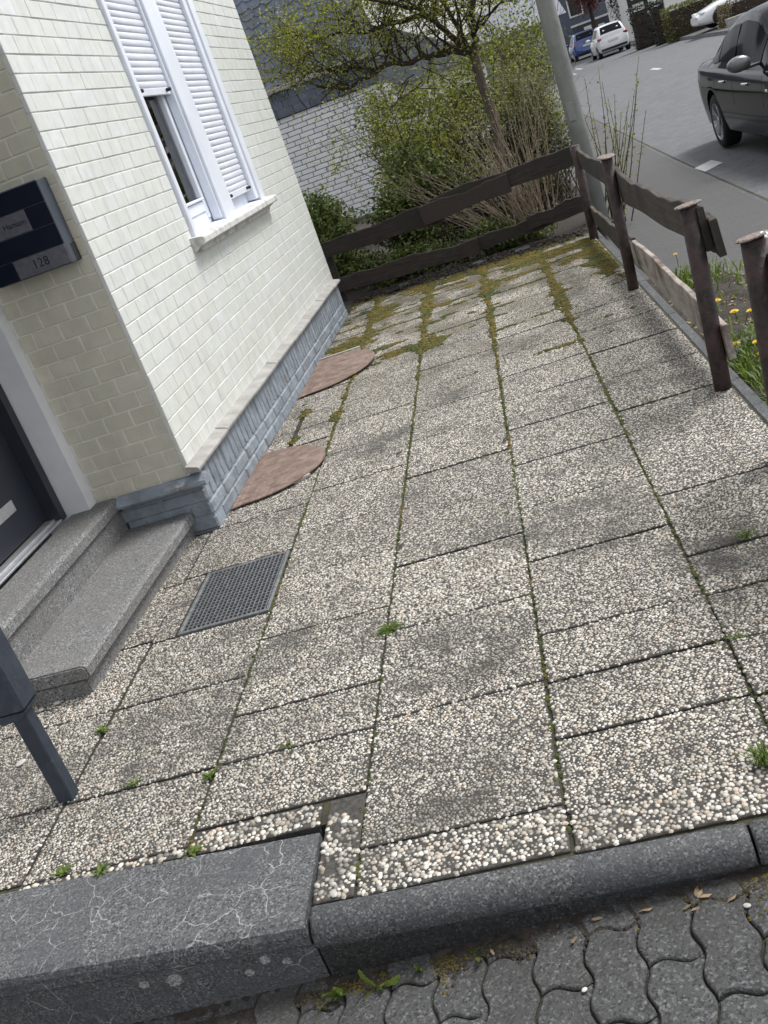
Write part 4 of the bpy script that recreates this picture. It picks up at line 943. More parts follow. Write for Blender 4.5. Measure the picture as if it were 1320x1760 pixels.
# ---- sprawling bush of thin branches under the fruit tree
T5 = Plant(58); o = thing('sprawling_bush', 'loose sprawling bush of thin dark branches with fresh light green leaves under the tree', 'shrub', (-.38, 11.4, 0))
for k in range(34):
    a_ = T5.r.uniform(0, 6.28); T5.branch((T5.r.gauss(0, .15), T5.r.gauss(0, .15), 0), (math.cos(a_) * T5.r.uniform(.1, .9) * (.45 if math.cos(a_) < 0 else 1), math.sin(a_) * .4, 1.0), T5.r.uniform(1.0, 1.9), .011, 0, 2, seg=.12, wob=.16, trop=.0, kids=(3, 6), spread=.75, shrink=.45, sides=5, leafy=1)
ob('branches', T5.wood.mesh('branches', True, fix=False), 'bark', o); ob('foliage', leaves_mesh(scatter(T5.nodes, 6500, .03, T5.r), .038, .3, 18, .6), 'leaf_fresh', o)
# ---- bare arching twig shrub
T2 = Plant(41); o = thing('twig_shrub', 'bare brown shrub of many arching twigs with tiny buds behind the back fence', 'shrub', (.38, 9.95, 0))
for k in range(85):
    a = T2.r.uniform(0, 1); lean = lerp(-1.15, .30, a ** .8); b = (T2.r.gauss(0, .10) + lean * .12, T2.r.gauss(0, .09), -.05)
    T2.branch(b, (lean + T2.r.gauss(0, .08), T2.r.gauss(0, .16), 1.0), T2.r.uniform(.75, 1.5), .0062, 1, 2, seg=.1, wob=.07, trop=-.012 if lean < -.5 else .01, kids=(1, 3), spread=.5, shrink=.4, sides=5)
ob('twigs', T2.wood.mesh('twigs', True, fix=False), 'twig_light', o); ob('buds', leaves_mesh(scatter(T2.nodes, 1700, .012, T2.r), .022, .3, 8, .6), 'leaf_pale', o)
# ---- budding rods right of the pole
T3 = Plant(43); o = thing('budding_rods', 'thin upright rods with small yellow-green buds to the right of the lamp pole', 'shrub', (1.08, 10.0, -.16))
for k in range(20):
    T3.branch((T3.r.gauss(0, .07), T3.r.gauss(0, .06), 0), (T3.r.uniform(-.05, .5), T3.r.gauss(0, .16), 1.0), T3.r.uniform(.8, 1.5), .0072, 1, 1, seg=.06, wob=.05, trop=.01, sides=5)
ob('rods', T3.wood.mesh('rods', True, fix=False), 'twig', o); ob('buds', leaves_mesh(scatter(T3.nodes, 800, .006, T3.r), .03, .3, 9, .5), 'leaf_fresh', o, kind='stuff')
def yf_(x): return 1.70 - .035 * (x + 1.6) / .76
# ================================================================== MOSS, WEEDS, LITTER
def blob_field(pts, seed, flat=.5):
    r = np.random.default_rng(seed); pts = np.asarray(pts); n = len(pts); ang = np.arange(6) * math.pi / 3
    tx = np.concatenate([np.cos(ang), np.cos(ang + .5) * .7, [0]]); ty = np.concatenate([np.sin(ang), np.sin(ang + .5) * .7, [0]]); tz = np.concatenate([np.zeros(6), np.full(6, .7), [1.]])
    s = pts[:, 3:4]; vx = pts[:, 0:1] + tx * s * r.uniform(.7, 1.3, (n, 13)); vy = pts[:, 1:2] + ty * s * r.uniform(.7, 1.3, (n, 13)); vz = pts[:, 2:3] + (tz * flat * r.uniform(.7, 1.3, (n, 13)) - .15) * s
    t = []
    for k in range(6): k2 = (k + 1) % 6; t += [(k, k2, 6 + k2), (k, 6 + k2, 6 + k), (6 + k, 6 + k2, 12)]
    return fast_mesh('moss', np.stack([vx, vy, vz], -1).reshape(-1, 3), (np.array(t)[None] + (np.arange(n) * 13)[:, None, None]).reshape(-1, 3), True)
r = random.Random(77); mp = []; mg = []
for x in (-1.225, -.725, -.22, .28):
    y = 1.75
    while y < 9.3:
        dens = .2 + .8 * min(1, max(0, (y - 2.8) / 2.4)); patch = math.sin(y * 3.7 + x * 9) + math.sin(y * 9.1 + x * 4)
        if r.random() < dens * (1 if patch > -.7 else .35):
            (mp if y > 5.2 or patch > 1.2 else mg).append((x + r.gauss(0, .006 + .004 * max(0, y - 5)), y, -.006, r.uniform(.007, .014) * (1 + .2 * max(0, y - 5))))
        y += .0055
for (x0, x1), ys in COL.items():
    if x0 < -1.3: continue
    for y in ys[1:]:
        for k in range(60 if y < 6 else 110):
            x = lerp(x0, x1, r.random()); pr = .07 + .5 * min(1, max(0, (y - 4) / 4))
            if math.sin(x * 11 + y * 23) > .75 - pr * 1.4 and r.random() < pr + .15: (mp if y > 5.5 else mg).append((x, y + r.gauss(0, .004 + .003 * max(0, y - 6)), -.006, r.uniform(.005, .010) * (1 + .25 * max(0, y - 6))))
from mathutils import noise as mn
XJ = (-1.225, -.725, -.22, .28); ROWS = {c_: ys for c_, ys in COL.items()}
PATCH = ((-1.31, 7.68, .19, .17), (-1.13, 8.61, .11, .24), (-.93, 6.95, .16, .10), (-.66, 6.85, .13, .22), (-.72, 8.1, .05, .3), (.33, 8.67, .35, .14), (-.1, 9.1, .6, .14), (.69, 7.9, .10, .75), (-1.5, 6.07, .06, .13), (-1.25, 5.76, .045, .13), (.28, 6.9, .05, .5), (-.2, 8.1, .07, .2), (.1, 5.74, .16, .05), (.15, 8.25, .2, .06), (-1.48, 5.55, .04, .18), (-1.15, 7.2, .2, .07))
tries = 0
while tries < 85000:
    tries += 1; x = r.uniform(-1.62, .76); y = r.uniform(4.6, 9.5)
    f = mn.noise((x * 3.1, y * 5.5, 0)) * .55 + mn.noise((x * 10, y * 17, 3)) * .4
    th = lerp(.68, .17, min(1, (y - 4.6) / 3.9)); dj = min(abs(x - q_) for q_ in XJ); cw = next((ys for (a_, b_), ys in COL.items() if a_ <= x < b_), [0]); dr = min(abs(y - q_) for q_ in cw)
    f += .62 * math.exp(-(dj / (.012 + .006 * max(0, y - 5.2))) ** 2) * min(1, (y - 4.2) / 1.2) + .34 * math.exp(-(dr / .018) ** 2) * min(1, max(0, y - 5.5) / 2)
    for px_, py_, rx, ry in PATCH:
        d_ = ((x - px_) / rx) ** 2 + ((y - py_) / ry) ** 2
        if d_ < 2.6: f += .85 * math.exp(-d_ * 1.0)
    if f > th and r.random() < .75: (mg if f < th + .07 and y < 6.8 else mp).append((x, y, .0005, r.uniform(.007, .014) * (1 + .12 * max(0, y - 5.5)) * min(1.25, .8 + (f - th))))
ob('joint_moss', blob_field(mp, 1, .45), 'moss', patio, kind='stuff'); ob('green_moss', blob_field(mg, 2, .6), 'moss_green', patio, kind='stuff')
def tuft(name, label, loc, n, h, w, mat='leaf_grass', seed=0, cat='weed', wide=.012, group=None, flat=False):
    q = np.random.default_rng(seed); V_ = []; F_ = []; Cc = []
    for k in range(n):
        a = q.uniform(0, 6.28); L = h * q.uniform(.5, 1.15); out = w * q.uniform(.3, 1.1); d = np.array([math.cos(a), math.sin(a), 0]); s_ = np.array([-math.sin(a), math.cos(a), 0]) * wide * q.uniform(.6, 1.2); o = np.array([q.normal() * w * .15, q.normal() * w * .15, 0])
        b_ = len(V_); prof = ((0, 0, .35), (.35, .6, 1.0), (.75, .95, .8), (1.1, .9 if flat else .8, .05))
        for u_, v_, ww in prof:
            p = o + d * out * u_ + np.array([0, 0, L * v_]); V_.append(p - s_ * ww * .5); V_.append(p + s_ * ww * .5)
        for i in range(3): F_.append((b_ + 2 * i, b_ + 2 * i + 1, b_ + 2 * i + 3, b_ + 2 * i + 2))
        Cc += [(q.random(), 0, 0, 1)] * 8
    return ob(name, fast_mesh('blades', V_, F_, False, Cc), mat, None, loc, label=label, cat=cat, group=group)
tuft('grass_tuft', 'spiky grass tuft in the joint at the right picture edge near the kerb', (.235, 1.852, -.01), 90, .05, .045, seed=1, cat='grass', wide=.003)
tuft('grass_tuft', 'thin grass clump growing from the joint in the rightmost slab column', (.47, 2.9, -.01), 60, .035, .045, seed=2, cat='grass', wide=.003)
tuft('moss_tuft', 'round green mossy tuft at the slab corner in the middle of the terrace', (-.715, 2.915, -.008), 160, .018, .05, seed=3, cat='moss', wide=.004)
tuft('small_weed', 'tiny yellowish grass tuft at the slab joint near the right edge', (.3, 2.36, -.01), 30, .02, .03, seed=4, wide=.003)
tuft('small_weed', 'bright green weed on the slab in front of the granite steps', (-1.74, 2.74, 0), 12, .014, .035, seed=5, wide=.014)
tuft('small_weed', 'small green weed in the joint by the grating side column, third from the blue post', (-1.235, 2.325, -.005), 16, .018, .03, seed=6, wide=.01)
tuft('small_weed', 'yellowish weed strip on the slab right of the blue post', (-1.49, 2.38, 0), 14, .014, .03, seed=7, wide=.008)
tuft('small_weed', 'leftmost green weed behind the granite step block', (-1.6, 2.03, 0), 16, .016, .03, seed=8, wide=.01)
tuft('small_weed', 'second green weed behind the granite step block', (-1.475, 2.005, 0), 16, .014, .03, seed=9, wide=.01)
tuft('small_weed', 'low green weed right behind the granite step block beside the white pebbles', (-1.2, 2.0, 0), 16, .010, .03, seed=10, wide=.008)
tuft('small_weed', 'green moss-like weed in the first long joint left of centre', (-1.0, 2.372, -.006), 18, .014, .025, seed=11, wide=.008)
# dandelion weeds at the foot of the kerb
def leafy_weed(loc, lab, leaves, seed, tooth=0.0):
    q = random.Random(seed); o = thing('leafy_weed', lab, 'weed', loc)
    for dx, dz, wd, cv in leaves:
        V_ = []; F_ = []; N_ = 12; L_ = math.hypot(dx, dz); px_, pz_ = -dz / L_, dx / L_
        for i in range(N_ + 1):
            t = i / N_; cx_ = dx * t + px_ * cv * math.sin(math.pi * t); cz_ = dz * t + pz_ * cv * math.sin(math.pi * t); cy_ = -.025 * t
            w = wd * (max(0, math.sin(math.pi * max(0, (t - .12) / .88))) ** .6) * (1 - tooth * (i % 2)) + .0012
            V_ += [(cx_ - px_ * w, cy_ + .004, cz_ - pz_ * w), (cx_, cy_ - .003, cz_), (cx_ + px_ * w, cy_ + .006, cz_ + pz_ * w)]
        for i in range(N_): F_ += [(3 * i, 3 * i + 1, 3 * i + 4, 3 * i + 3), (3 * i + 1, 3 * i + 2, 3 * i + 5, 3 * i + 4)]
        c_ = q.uniform(.35, 1); ob('leaf', fast_mesh('leaf', V_, F_, True, [(c_, 0, 0, 1)] * len(V_)), 'leaf_grass', o)
leafy_weed((-.80, 1.605, zlow(-.8) - .003), 'broad bright green weed leaves at the foot of the kerb joint', ((-.035, .035, .010, 0), (.012, .03, .014, .004), (.0, .052, .009, 0), (-.012, .018, .008, 0)), 1)
leafy_weed((-.715, 1.60, zlow(-.715) - .003), 'dandelion weed with two long toothed leaves at the kerb foot', ((-.012, .085, .006, .008), (.07, .045, .008, -.008), (.02, .02, .009, 0), (-.035, -.004, .004, 0)), 2, .35)
leafy_weed((-.61, 1.612, zlow(-.61) - .003), 'single thin seedling in the kerb shadow', ((.004, .045, .004, .004), (.014, .03, .004, 0)), 3)
leafy_weed((-.77, 1.50, zlow(-.77)), 'tiny yellow-green seedling between the dark pavers at the bottom', ((.01, .016, .003, 0), (-.012, .014, .003, 0), (.0, .02, .0025, 0)), 4)
leafy_weed((-.47, 1.60, zlow(-.47) - .003), 'small mossy upright leaf at the kerb foot right of the dandelion', ((.002, .022, .008, 0),), 5)
tuft('small_weed', 'small pale green rosette between the pavers at the right picture edge', (.185, 1.47, zlow(.185)), 12, .012, .02, seed=12, wide=.008)
# dandelions and grass in the bed
q = np.random.default_rng(5); V_ = []; F_ = []; Cc = []
for k in range(5200):
    y = q.uniform(2.2, 6.8); x = .86 + abs(q.normal()) * .22 + (.12 if y > 5.8 else 0)
    if y > 5.1 and y < 6.3 and q.random() < .93: continue
    if y >= 6.3 and q.random() < .55: continue
    z = -.055 - .06 * (x - .83) / .9; a = q.uniform(0, 6.28); L = q.uniform(.04, .12); o = np.array([x, y, z]); d = np.array([math.cos(a), math.sin(a), 0]) * L * q.uniform(.2, .9); s_ = np.array([-math.sin(a), math.cos(a), 0]) * q.uniform(.0025, .006)
    b_ = len(V_); V_ += [o - s_, o + s_, o + d * .5 + s_ + (0, 0, L * .6), o + d * .5 - s_ + (0, 0, L * .6), o + d + (0, 0, L * .75)]; F_ += [(b_, b_ + 1, b_ + 2), (b_, b_ + 2, b_ + 3), (b_ + 3, b_ + 2, b_ + 4)]; Cc += [(q.random(), 0, 0, 1)] * 5
ob('bed_grass', fast_mesh('grass', V_, F_, False, Cc), 'leaf_grass', None, label='fresh green grass and weeds in the soil bed beside the fence', cat='grass', kind='stuff')
def dandelion(loc, h, rad, lab):
    o = thing('dandelion', lab, 'flower', loc, group='dandelions in the soil bed'); a = MB(); a.tube([(0, 0, 0), (.005, .003, h * .5), (.0, .0, h)], .0022, 5); ob('stalk', a, 'moss_green', o)
    f = MB()
    for ring, (rr, zz, n_) in enumerate(((rad, .004, 18), (rad * .75, .009, 15), (rad * .45, .013, 10))):
        for k in range(n_):
            t = 6.283 * k / n_ + ring; w = .16; f.add([(rr * .15 * math.cos(t), rr * .15 * math.sin(t), h + zz * .4), (rr * .8 * math.cos(t - w), rr * .8 * math.sin(t - w), h + zz), (rr * math.cos(t), rr * math.sin(t), h + zz * 1.1), (rr * .8 * math.cos(t + w), rr * .8 * math.sin(t + w), h + zz)], [(0, 1, 2, 3)])
    ob('petals', f, 'petal_yellow', o)
for x, y, h, rad, lab in ((1.06, 5.72, .06, .03, 'yellow dandelion flower farthest from the kerb in the bare soil, beside the pale board end'), (1.07, 5.38, .07, .032, 'yellow dandelion just in front of the farthest one'), (1.13, 5.3, .075, .026, 'yellow dandelion half hidden behind the near capped post'), (.94, 4.84, .06, .026, 'yellow dandelion close to the end of the lower pale board'), (1.01, 4.74, .075, .024, 'yellow dandelion in the middle of the grass by the near post'), (.99, 4.6, .06, .026, 'wide open yellow dandelion low in the grass'), (1.05, 4.58, .06, .028, 'yellow dandelion touching the near post in view'), (.99, 4.1, .06, .02, 'small yellow dandelion bud nearest to the slabs'), (1.11, 7.1, .09, .02, 'single yellow flower on a tall stalk behind the fence by the sidewalk'), (.86, 8.9, .16, .022, 'pale yellow flower between the corner post and the lamp pole')):
    dandelion((x, y, -.06 - .06 * (x - .83) / .9), h, rad * .8, lab)
# dirt wedge filling the foot of the kerb
q = MB(); vs = []; fs = []; NX = 160
for i in range(NX + 1):
    x = lerp(-1.9, .9, i / NX); yk = kerbsec(max(x, -.82))[8][0] + .03 if x > -.835 else yf_(x) + .03
    w_ = .028 + .022 * math.sin(x * 9 + math.sin(x * 23)) ** 2 + random.uniform(-.006, .008)
    for j, (t, dz) in enumerate(((0, .004), (.3, .001), (.65, -.003), (.9, -.006), (1.0, -.016))): vs.append((x + random.uniform(-.003, .003), yk - .016 - (w_ + .014) * t, zlow(x) + dz + random.uniform(-.004, .004)))
for i in range(NX):
    for j in range(4): a = i * 5 + j; fs.append((a, a + 1, a + 6, a + 5))
q.add(vs, fs); ob('dirt_wedge', q, 'soil', apron, smooth=True)
# litter along the kerb foot and the soil bed
r = random.Random(15); mp = []; mg = []
for k in range(9000):
    x = r.uniform(-1.7, .5); w_ = .012 + .022 * math.sin(x * 9 + math.sin(x * 23)) ** 2; y = kerbsec(max(x, -.82))[8][0] - .005 - abs(r.gauss(0, 1)) * w_
    (mg if r.random() < .25 + .3 * math.sin(x * 7) else mp).append((x, y, zlow(x) - .001, r.uniform(.0018, .0062)))
ob('kerb_dirt', blob_field(mp, 4, .6), 'soil', apron, kind='stuff'); ob('kerb_moss', blob_field(mg, 5, .6), 'moss', apron, kind='stuff')
lf = MB(); lf.add([(-.02, 0, 0), (-.005, .007, .003), (.012, .005, .001), (.022, 0, .006), (.01, -.007, .002), (-.006, -.006, .004)], [(0, 1, 2, 3, 4, 5)]); lm2 = lf.mesh('dry'); lm2.materials.append(MATS['dry_leaf'])
for k in range(11):
    x = r.choice((r.uniform(-.12, .12), r.uniform(-.75, .3))); ob('dry_leaf', lm2, None, apron, (x, kerbsec(x)[8][0] - r.uniform(.005, .06), zlow(x) + .004), (r.uniform(-.4, .4), r.uniform(-.4, .4), r.uniform(0, 6.28)), (r.uniform(.35, .8),) * 3)
pb = MB(); pb.lathe([(.002, -.006), (.008, -.004), (.011, 0), (.009, .004), (.003, .0065)], 8); pbm = pb.mesh('stone', True); pbm.materials.append(MATS['pebble_loose'])
for x, y, z, s_, lab in ((-2.03, 3.02, .006, 1.2, 'white loose pebble under the near end of the lower step'), (-2.09, 3.0, .005, 1.0, 'second white pebble under the step end, closer to the blue post'), (-2.02, 2.66, .006, 1.5, 'flat white stone lying left of the blue post'), (-.45, 1.375, zlow(-.45) + .006, 1.2, 'whitish stone chip on a dark paver at the bottom centre'), (-.25, 1.45, zlow(-.25) + .004, .5, 'tiny white stone on a dark paver right of centre'), (.10, 1.545, zlow(.1) + .004, .6, 'small light stone chip in the paver joint at right'), (-.775, 1.735, .002, .9, 'loose white pebble in the joint at the kerb corner')):
    ob('loose_pebble', pbm, None, None, (x, y, z), (0, 0, r.uniform(0, 6)), (s_ * 1.3, s_, s_ * .7), label=lab, cat='pebble', group='loose pebbles')
sc = lf.mesh('scrap'); sc.materials.append(MATS['black_rubber'])
for x, y, s_, lab in ((-.775, 4.67, 1.3, 'small black leaf scrap on a slab in mid terrace'), (-.705, 3.55, 1.1, 'dark scrap in the joint left of the terrace centre'), (-.235, 4.42, 1.3, 'dark soil crumb at the third long joint')):
    ob('leaf_scrap', sc, None, None, (x, y, .008), (.2, 0, 1), (s_,) * 3, label=lab, cat='scrap')
bits = [];
for k in range(900): x = r.uniform(.86, 1.55); bits.append((x, r.uniform(4.6, 6.7), -.05 - .06 * (x - .83) / .9, r.uniform(.005, .016)))
ob('bark_chips', blob_field(bits, 9, .4), 'dry_leaf', None, label='brown bark chips and pebbles on the bare soil bed', cat='chips', kind='stuff')
bits = []
for k in range(3200): x = r.uniform(-1.5, .75); bits.append((x, bfy(x) - abs(r.gauss(.10, .12)) + .04, r.uniform(.0, .025), r.uniform(.006, .018)))
ob('leaf_litter', blob_field(bits, 10, .5), 'soil', None, label='dark leaf litter and rubble along the foot of the back fence', cat='litter', kind='stuff')
for x, y, a, lab in ((1.0, 4.95, .3, 'grey flat stone lying in the grass behind the pale board end'), (1.12, 5.07, -.2, 'second grey flat stone half hidden behind the near post')):
    q = MB(); q.box(-.11, .11, -.06, .06, -.01, .03, .012); ob('flat_stone', q, 'kerb_stone', None, (x, y, -.07), a, label=lab, cat='stone', group='flat stones in the bed')
# ================================================================== WHITE BRICK OUTBUILDING BEHIND
random.seed(51)
GY = 18.0; GX0, GX1 = -6.6, -1.25
gb = thing('brick_outbuilding', 'white brick outbuilding with a dark slate covered roof behind the garden shrubs', 'building', (-3.9, GY, 0))
q = MB(); q.box(GX0 + 3.9, GX1 + 3.9, .012, 5, -.5, 1.96); wall = ob('wall', q, 'brick_mortar', gb)
bm_ = brick_me(.238, .03, .069, .004); bm_.materials.clear(); bm_.materials.append(MATS['brick_white'])
bh_ = brick_me(.112, .03, .069, .004); bh_.materials.clear(); bh_.materials.append(MATS['brick_white'])
bl = []
for row in range(24):
    z = 1.96 - .042 - row * .0815; x = GX1 - (.125 if row % 2 else 0); off = [0, .125, .06, .19][row % 4]
    x = GX1 - off
    if off: bl.append((GX1 - off / 2 + .003, z, off - .012))
    while x - .25 > GX0: bl.append((x - .125, z, .238)); x -= .25
bl.sort(key=lambda b_: -b_[0])
for x, z, w in bl[:300]: ob('brick', bm_, None, wall, (x + 3.9, .013, z), None or jr(.004), (w / .238, 1, 1))
q = MB()
for x, z, w in bl[300:]: q.box(x + 3.9 - w / 2, x + 3.9 + w / 2, -.002, .03, z - .0345, z + .0345, .004)
ob('brick_rest', q, 'brick_white', wall, kind='stuff')
q = MB(); q.box(GX1 + 3.9 - .02, GX1 + 3.9 + .001, .02, 4.9, -.5, 1.95); ob('end_wall', q, 'house_grey', gb)
# slate band: three courses of rectangular slates
q = MB(); q.box(GX0 + 3.9, GX1 + 3.95, -.02, .3, 1.965, 2.36); band = ob('slate_band', q, 'slate_gap', gb)
sq = MB(); sq.box(-.145, .145, -.008, .008, -.075, .075, .003); sqm = sq.mesh('slate'); sqm.materials.append(MATS['slate'])
for row in range(3):
    x = GX1 + .04 - (.15 if row % 2 else 0)
    while x > -3.9: ob('slate', sqm, None, band, (x - .15 + 3.9, -.032 - .004 * (2 - row), 2.04 + row * .128), (R(-4), 0, random.uniform(-.01, .01))); x -= .297
q = MB(); q.box(GX0 + 3.9, GX1 + 4.0, -.12, .0, 2.375, 2.44, .006); ob('fascia_board', q, 'wood_fascia', gb)
# steep slate roof slope with diagonal slating
pit = R(62); q = MB(); d = 4.6
q.add([(GX0 + 3.9, -.06, 2.44), (GX1 + 4.0, -.06, 2.44), (GX1 + 4.0 - .75, -.06 + d * math.cos(pit), 2.44 + d * math.sin(pit)), (GX0 + 3.9, -.06 + d * math.cos(pit), 2.44 + d * math.sin(pit))], [(0, 1, 2, 3)])
q.add([(GX1 + 4.0, -.06, 2.44), (GX1 + 4.0, 5, 2.44), (GX1 + 3.25, -.06 + d * math.cos(pit), 2.44 + d * math.sin(pit))], [(0, 1, 2)])
roof = ob('roof', q, 'slate_gap', gb)
def slate_shape():
    P = []; n_ = 8   # rounded scale slate, 0.26 wide
    P += [(-.14, .17), (.14, .17), (.145, -.02)]
    for k in range(n_ + 1): a = -math.pi * .0 - math.pi * k / n_; P.append((.145 * math.cos(a) * (1 if k else 1), -.03 + .11 * math.sin(a)))
    q = MB(); q.prism(P, -.004, .004, 'z'); me = q.mesh('slate'); me.materials.append(MATS['slate']); return me
ss = slate_shape()
cnt = 0; ups = []
for i in range(-2, 30):
    for j in range(0, 22):
        x = GX1 - .02 - i * .235 - j * .07; s_ = .12 + j * .165
        if x < -3.75 or x > GX1 + .02 - .75 * s_ / d * 1.0 or s_ > 3.6: continue
        ups.append((x, s_))
for x, s_ in ups:
    ob('slate', ss, None, roof, (x + 3.9, -.075 + s_ * math.cos(pit), 2.445 + s_ * math.sin(pit)), (pit - R(3.0), 0, 0), None)
for i, o in enumerate([o for o in bpy.data.objects if o.parent == roof]): o.rotation_euler.rotate_axis('Z', R(22) + random.uniform(-.03, .03))
# ================================================================== HOUSES FURTHER BACK
def gable_house(name, label, x0, x1, y0, y1, z0, ze, zr, wallm, roofm, ridge='x', wins=(), over=.3):
    cx_, cy_ = (x0 + x1) / 2, (y0 + y1) / 2; o = thing(name, label, 'house', (cx_, cy_, z0)); q = MB()
    q.box(x0 - cx_, x1 - cx_, y0 - cy_, y1 - cy_, 0, ze - z0); w_ = ob('wall', q, wallm, o)
    q = MB(); hx, hy = (x1 - x0) / 2 + over, (y1 - y0) / 2 + over
    if ridge == 'x': q.prism([(-hy, ze - z0 + .003), (hy, ze - z0 + .003), (0, zr - z0)], -hx, hx, 'x')
    else: q.prism([(-hx, ze - z0 + .003), (hx, ze - z0 + .003), (0, zr - z0)], -hy, hy, 'y')
    ob('roof', q, roofm, o)
    for (wx, wz, ww, wh) in wins:
        q = MB(); q.box(wx - cx_ - ww / 2, wx - cx_ + ww / 2, y0 - cy_ - .06, y0 - cy_ - .002, wz - z0, wz - z0 + wh, .01); f_ = ob('window', q, 'house_white', o)
        q = MB(); q.box(wx - cx_ - ww / 2 + .1, wx - cx_ + ww / 2 - .1, y0 - cy_ - .075, y0 - cy_ - .061, wz - z0 + .1, wz - z0 + wh - .1); ob('pane', q, 'car_trim', f_)
    return o
gable_house('neighbour_house', 'white rendered house with pale grey roof half hidden behind the fruit tree', -4.2, 1.0, 33, 41, -.4, 2.0, 3.7, 'house_white', 'roof_grey', 'y', ((-1.5, .9, .9, .9),))
gable_house('distant_house', 'low distant house with grey roof seen between the tree and the lamp pole', 1.6, 5.0, 48, 56, -.4, 2.6, 4.0, 'house_grey', 'roof_grey', 'x', ((2.6, 1.2, 1.2, 1.1),))
gable_house('slate_house', 'dark slate clad house at the end of the street with white windows', 7.4, 12.6, 78, 86, .1, 6.5, 9.5, 'slate', 'roof_grey', 'x', ((9.3, 2.8, 1.0, 1.4),))
th = gable_house('half_timbered_house', 'white half timbered house with black beams behind the far hedge', 10.2, 19, 62, 70, .0, 6.0, 9.5, 'house_white', 'roof_grey', 'x', ((12.6, 2.6, 1.0, 1.2), (15.2, 2.6, 1.0, 1.2)))
for x in (10.25, 11.1, 11.9, 13.4, 14.4, 16.0): q = MB(); q.box(-.11, .11, -.03, .0, 0, 6.0); ob('beam', q, 'timber_black', th, (x - 14.6, -4.002, 0))
q = MB(); q.box(-4.4, 4.4, -.03, 0, -.11, .11); ob('beam', q, 'timber_black', th, (0, -4.035, 2.2))
# dark garden fence with white posters at the end of the street
df = thing('dark_fence', 'dark blue-grey board fence with white rail and two white notices at the street end', 'fence', (10.0, 75.0, .3))
for k in range(15): q = MB(); q.box(-.098, .098, -.03, .03, 0, 1.85, .006); ob('board', q, 'house_dark', df, (-1.45 + k * .2, 0, 0))
q = MB(); q.box(-1.6, 1.6, -.06, .06, 1.86, 1.98); ob('top_rail', q, 'house_white', df)
for x, z, w, h in ((-.55, .7, .5, .95), (.35, .75, .42, .75)): q = MB(); q.box(-w / 2, w / 2, -.06, -.031, 0, h); ob('notice', q, 'house_white', df, (x, 0, z))
# ================================================================== FAR GREENERY
def hedge(name, label, x0, x1, y0, y1, z0, z1, n, size, mat, seed, cat='hedge'):
    r = np.random.default_rng(seed); o = thing(name, label, cat, ((x0 + x1) / 2, (y0 + y1) / 2, z0)); hx, hy, hz = (x1 - x0) / 2, (y1 - y0) / 2, z1 - z0
    p = r.uniform(-1, 1, (n, 3)); ax = r.integers(0, 3, n); p[np.arange(n), ax] = np.sign(p[np.arange(n), ax]) * r.uniform(.88, 1.05, n); p[:, 2] = np.abs(p[:, 2]) if False else (p[:, 2] + 1) / 2
    p = p * np.array([hx, hy, hz]); ob('foliage', leaves_mesh(p, size, .3, seed, .6), mat, o)
    q = MB(); q.box(-hx * .85, hx * .85, -hy * .85, hy * .85, 0, hz * .9); ob('twig_core', q, 'bark', o); return o
hedge('clipped_hedge', 'boxy olive-brown clipped hedge beside the far sidewalk', 8.95, 10.9, 45.8, 47.2, .0, 1.35, 2600, .11, 'leaf_hedge', 61)
hedge('ivy_pillar', 'dark ivy covered pillar left of the clipped hedge', 8.75, 9.3, 48.0, 48.6, .0, 1.75, 900, .1, 'leaf_dark', 62, 'ivy')
hedge('clipped_conifer', 'dark green square clipped conifer across the street', 8.35, 9.35, 50.5, 51.5, .1, 1.85, 1400, .1, 'leaf_dark', 63, 'conifer')
hedge('garden_shrub', 'rounded olive shrub right of the white parked car', 9.2, 9.9, 54, 55, .1, 1.3, 700, .11, 'leaf_hedge', 64, 'shrub')
q = MB(); q.tube([(0, 0, 0), (-.9, 0, 1.15)], .05, 6); ob('stair_rail', q, 'wood_fascia', None, (9.75, 49.4, .35), label='slanting pale handrail beside the ivy covered pillar', cat='handrail')
def bigtree(name, label, base, lobes, n, size, mat, seed):
    o = thing(name, label, 'tree', base); q = MB(); q.tube([(0, 0, 0), (.05, 0, 1.5), (0, .1, 3.2)], [.2, .15, .08], 8); ob('trunk', q, 'bark', o); r = np.random.default_rng(seed); P = []
    for c_, rd in lobes: m_ = int(n / len(lobes)); d_ = r.normal(size=(m_, 3)); d_ /= np.linalg.norm(d_, axis=1)[:, None]; P.append(d_ * (r.random((m_, 1)) ** .5) * np.array(rd) + np.array(c_))
    ob('crown', leaves_mesh(np.concatenate(P), size, .3, seed, .6), mat, o)
bigtree('red_leaved_tree', 'dark red leaved tree in front of the slate house', (9.6, 73, .2), [((0, 0, 3.2), (1.1, 1, 1.1)), ((.7, 0, 3.9), (1.1, 1, 1.1)), ((-.5, 0, 4.2), (1, 1, 1.1))], 2600, .17, 'leaf_red', 66)
bigtree('dark_tree', 'dark bare-looking tree left of the half timbered house', (10.4, 66, .2), [((0, 0, 2.6), (.9, .9, 1.6)), ((.4, 0, 4.2), (1.1, 1, 1.4))], 2200, .16, 'leaf_dark', 67)
bigtree('street_tree', 'loose green tree left of the blue parked car', (4.2, 64, .2), [((0, 0, 2.2), (1.2, 1, 1.5)), ((-.8, 0, 3.4), (1.2, 1.2, 1.4))], 2000, .17, 'leaf_olive', 68)
q = MB(); q.box(0, 6, 0, .25, 0, .42, .02); lw_ = ob('garden_wall', q, 'ledge_stone', None, (9.7, 39.9, -.05), -.0, label='low stone garden wall below the dry brown hedge', cat='wall')
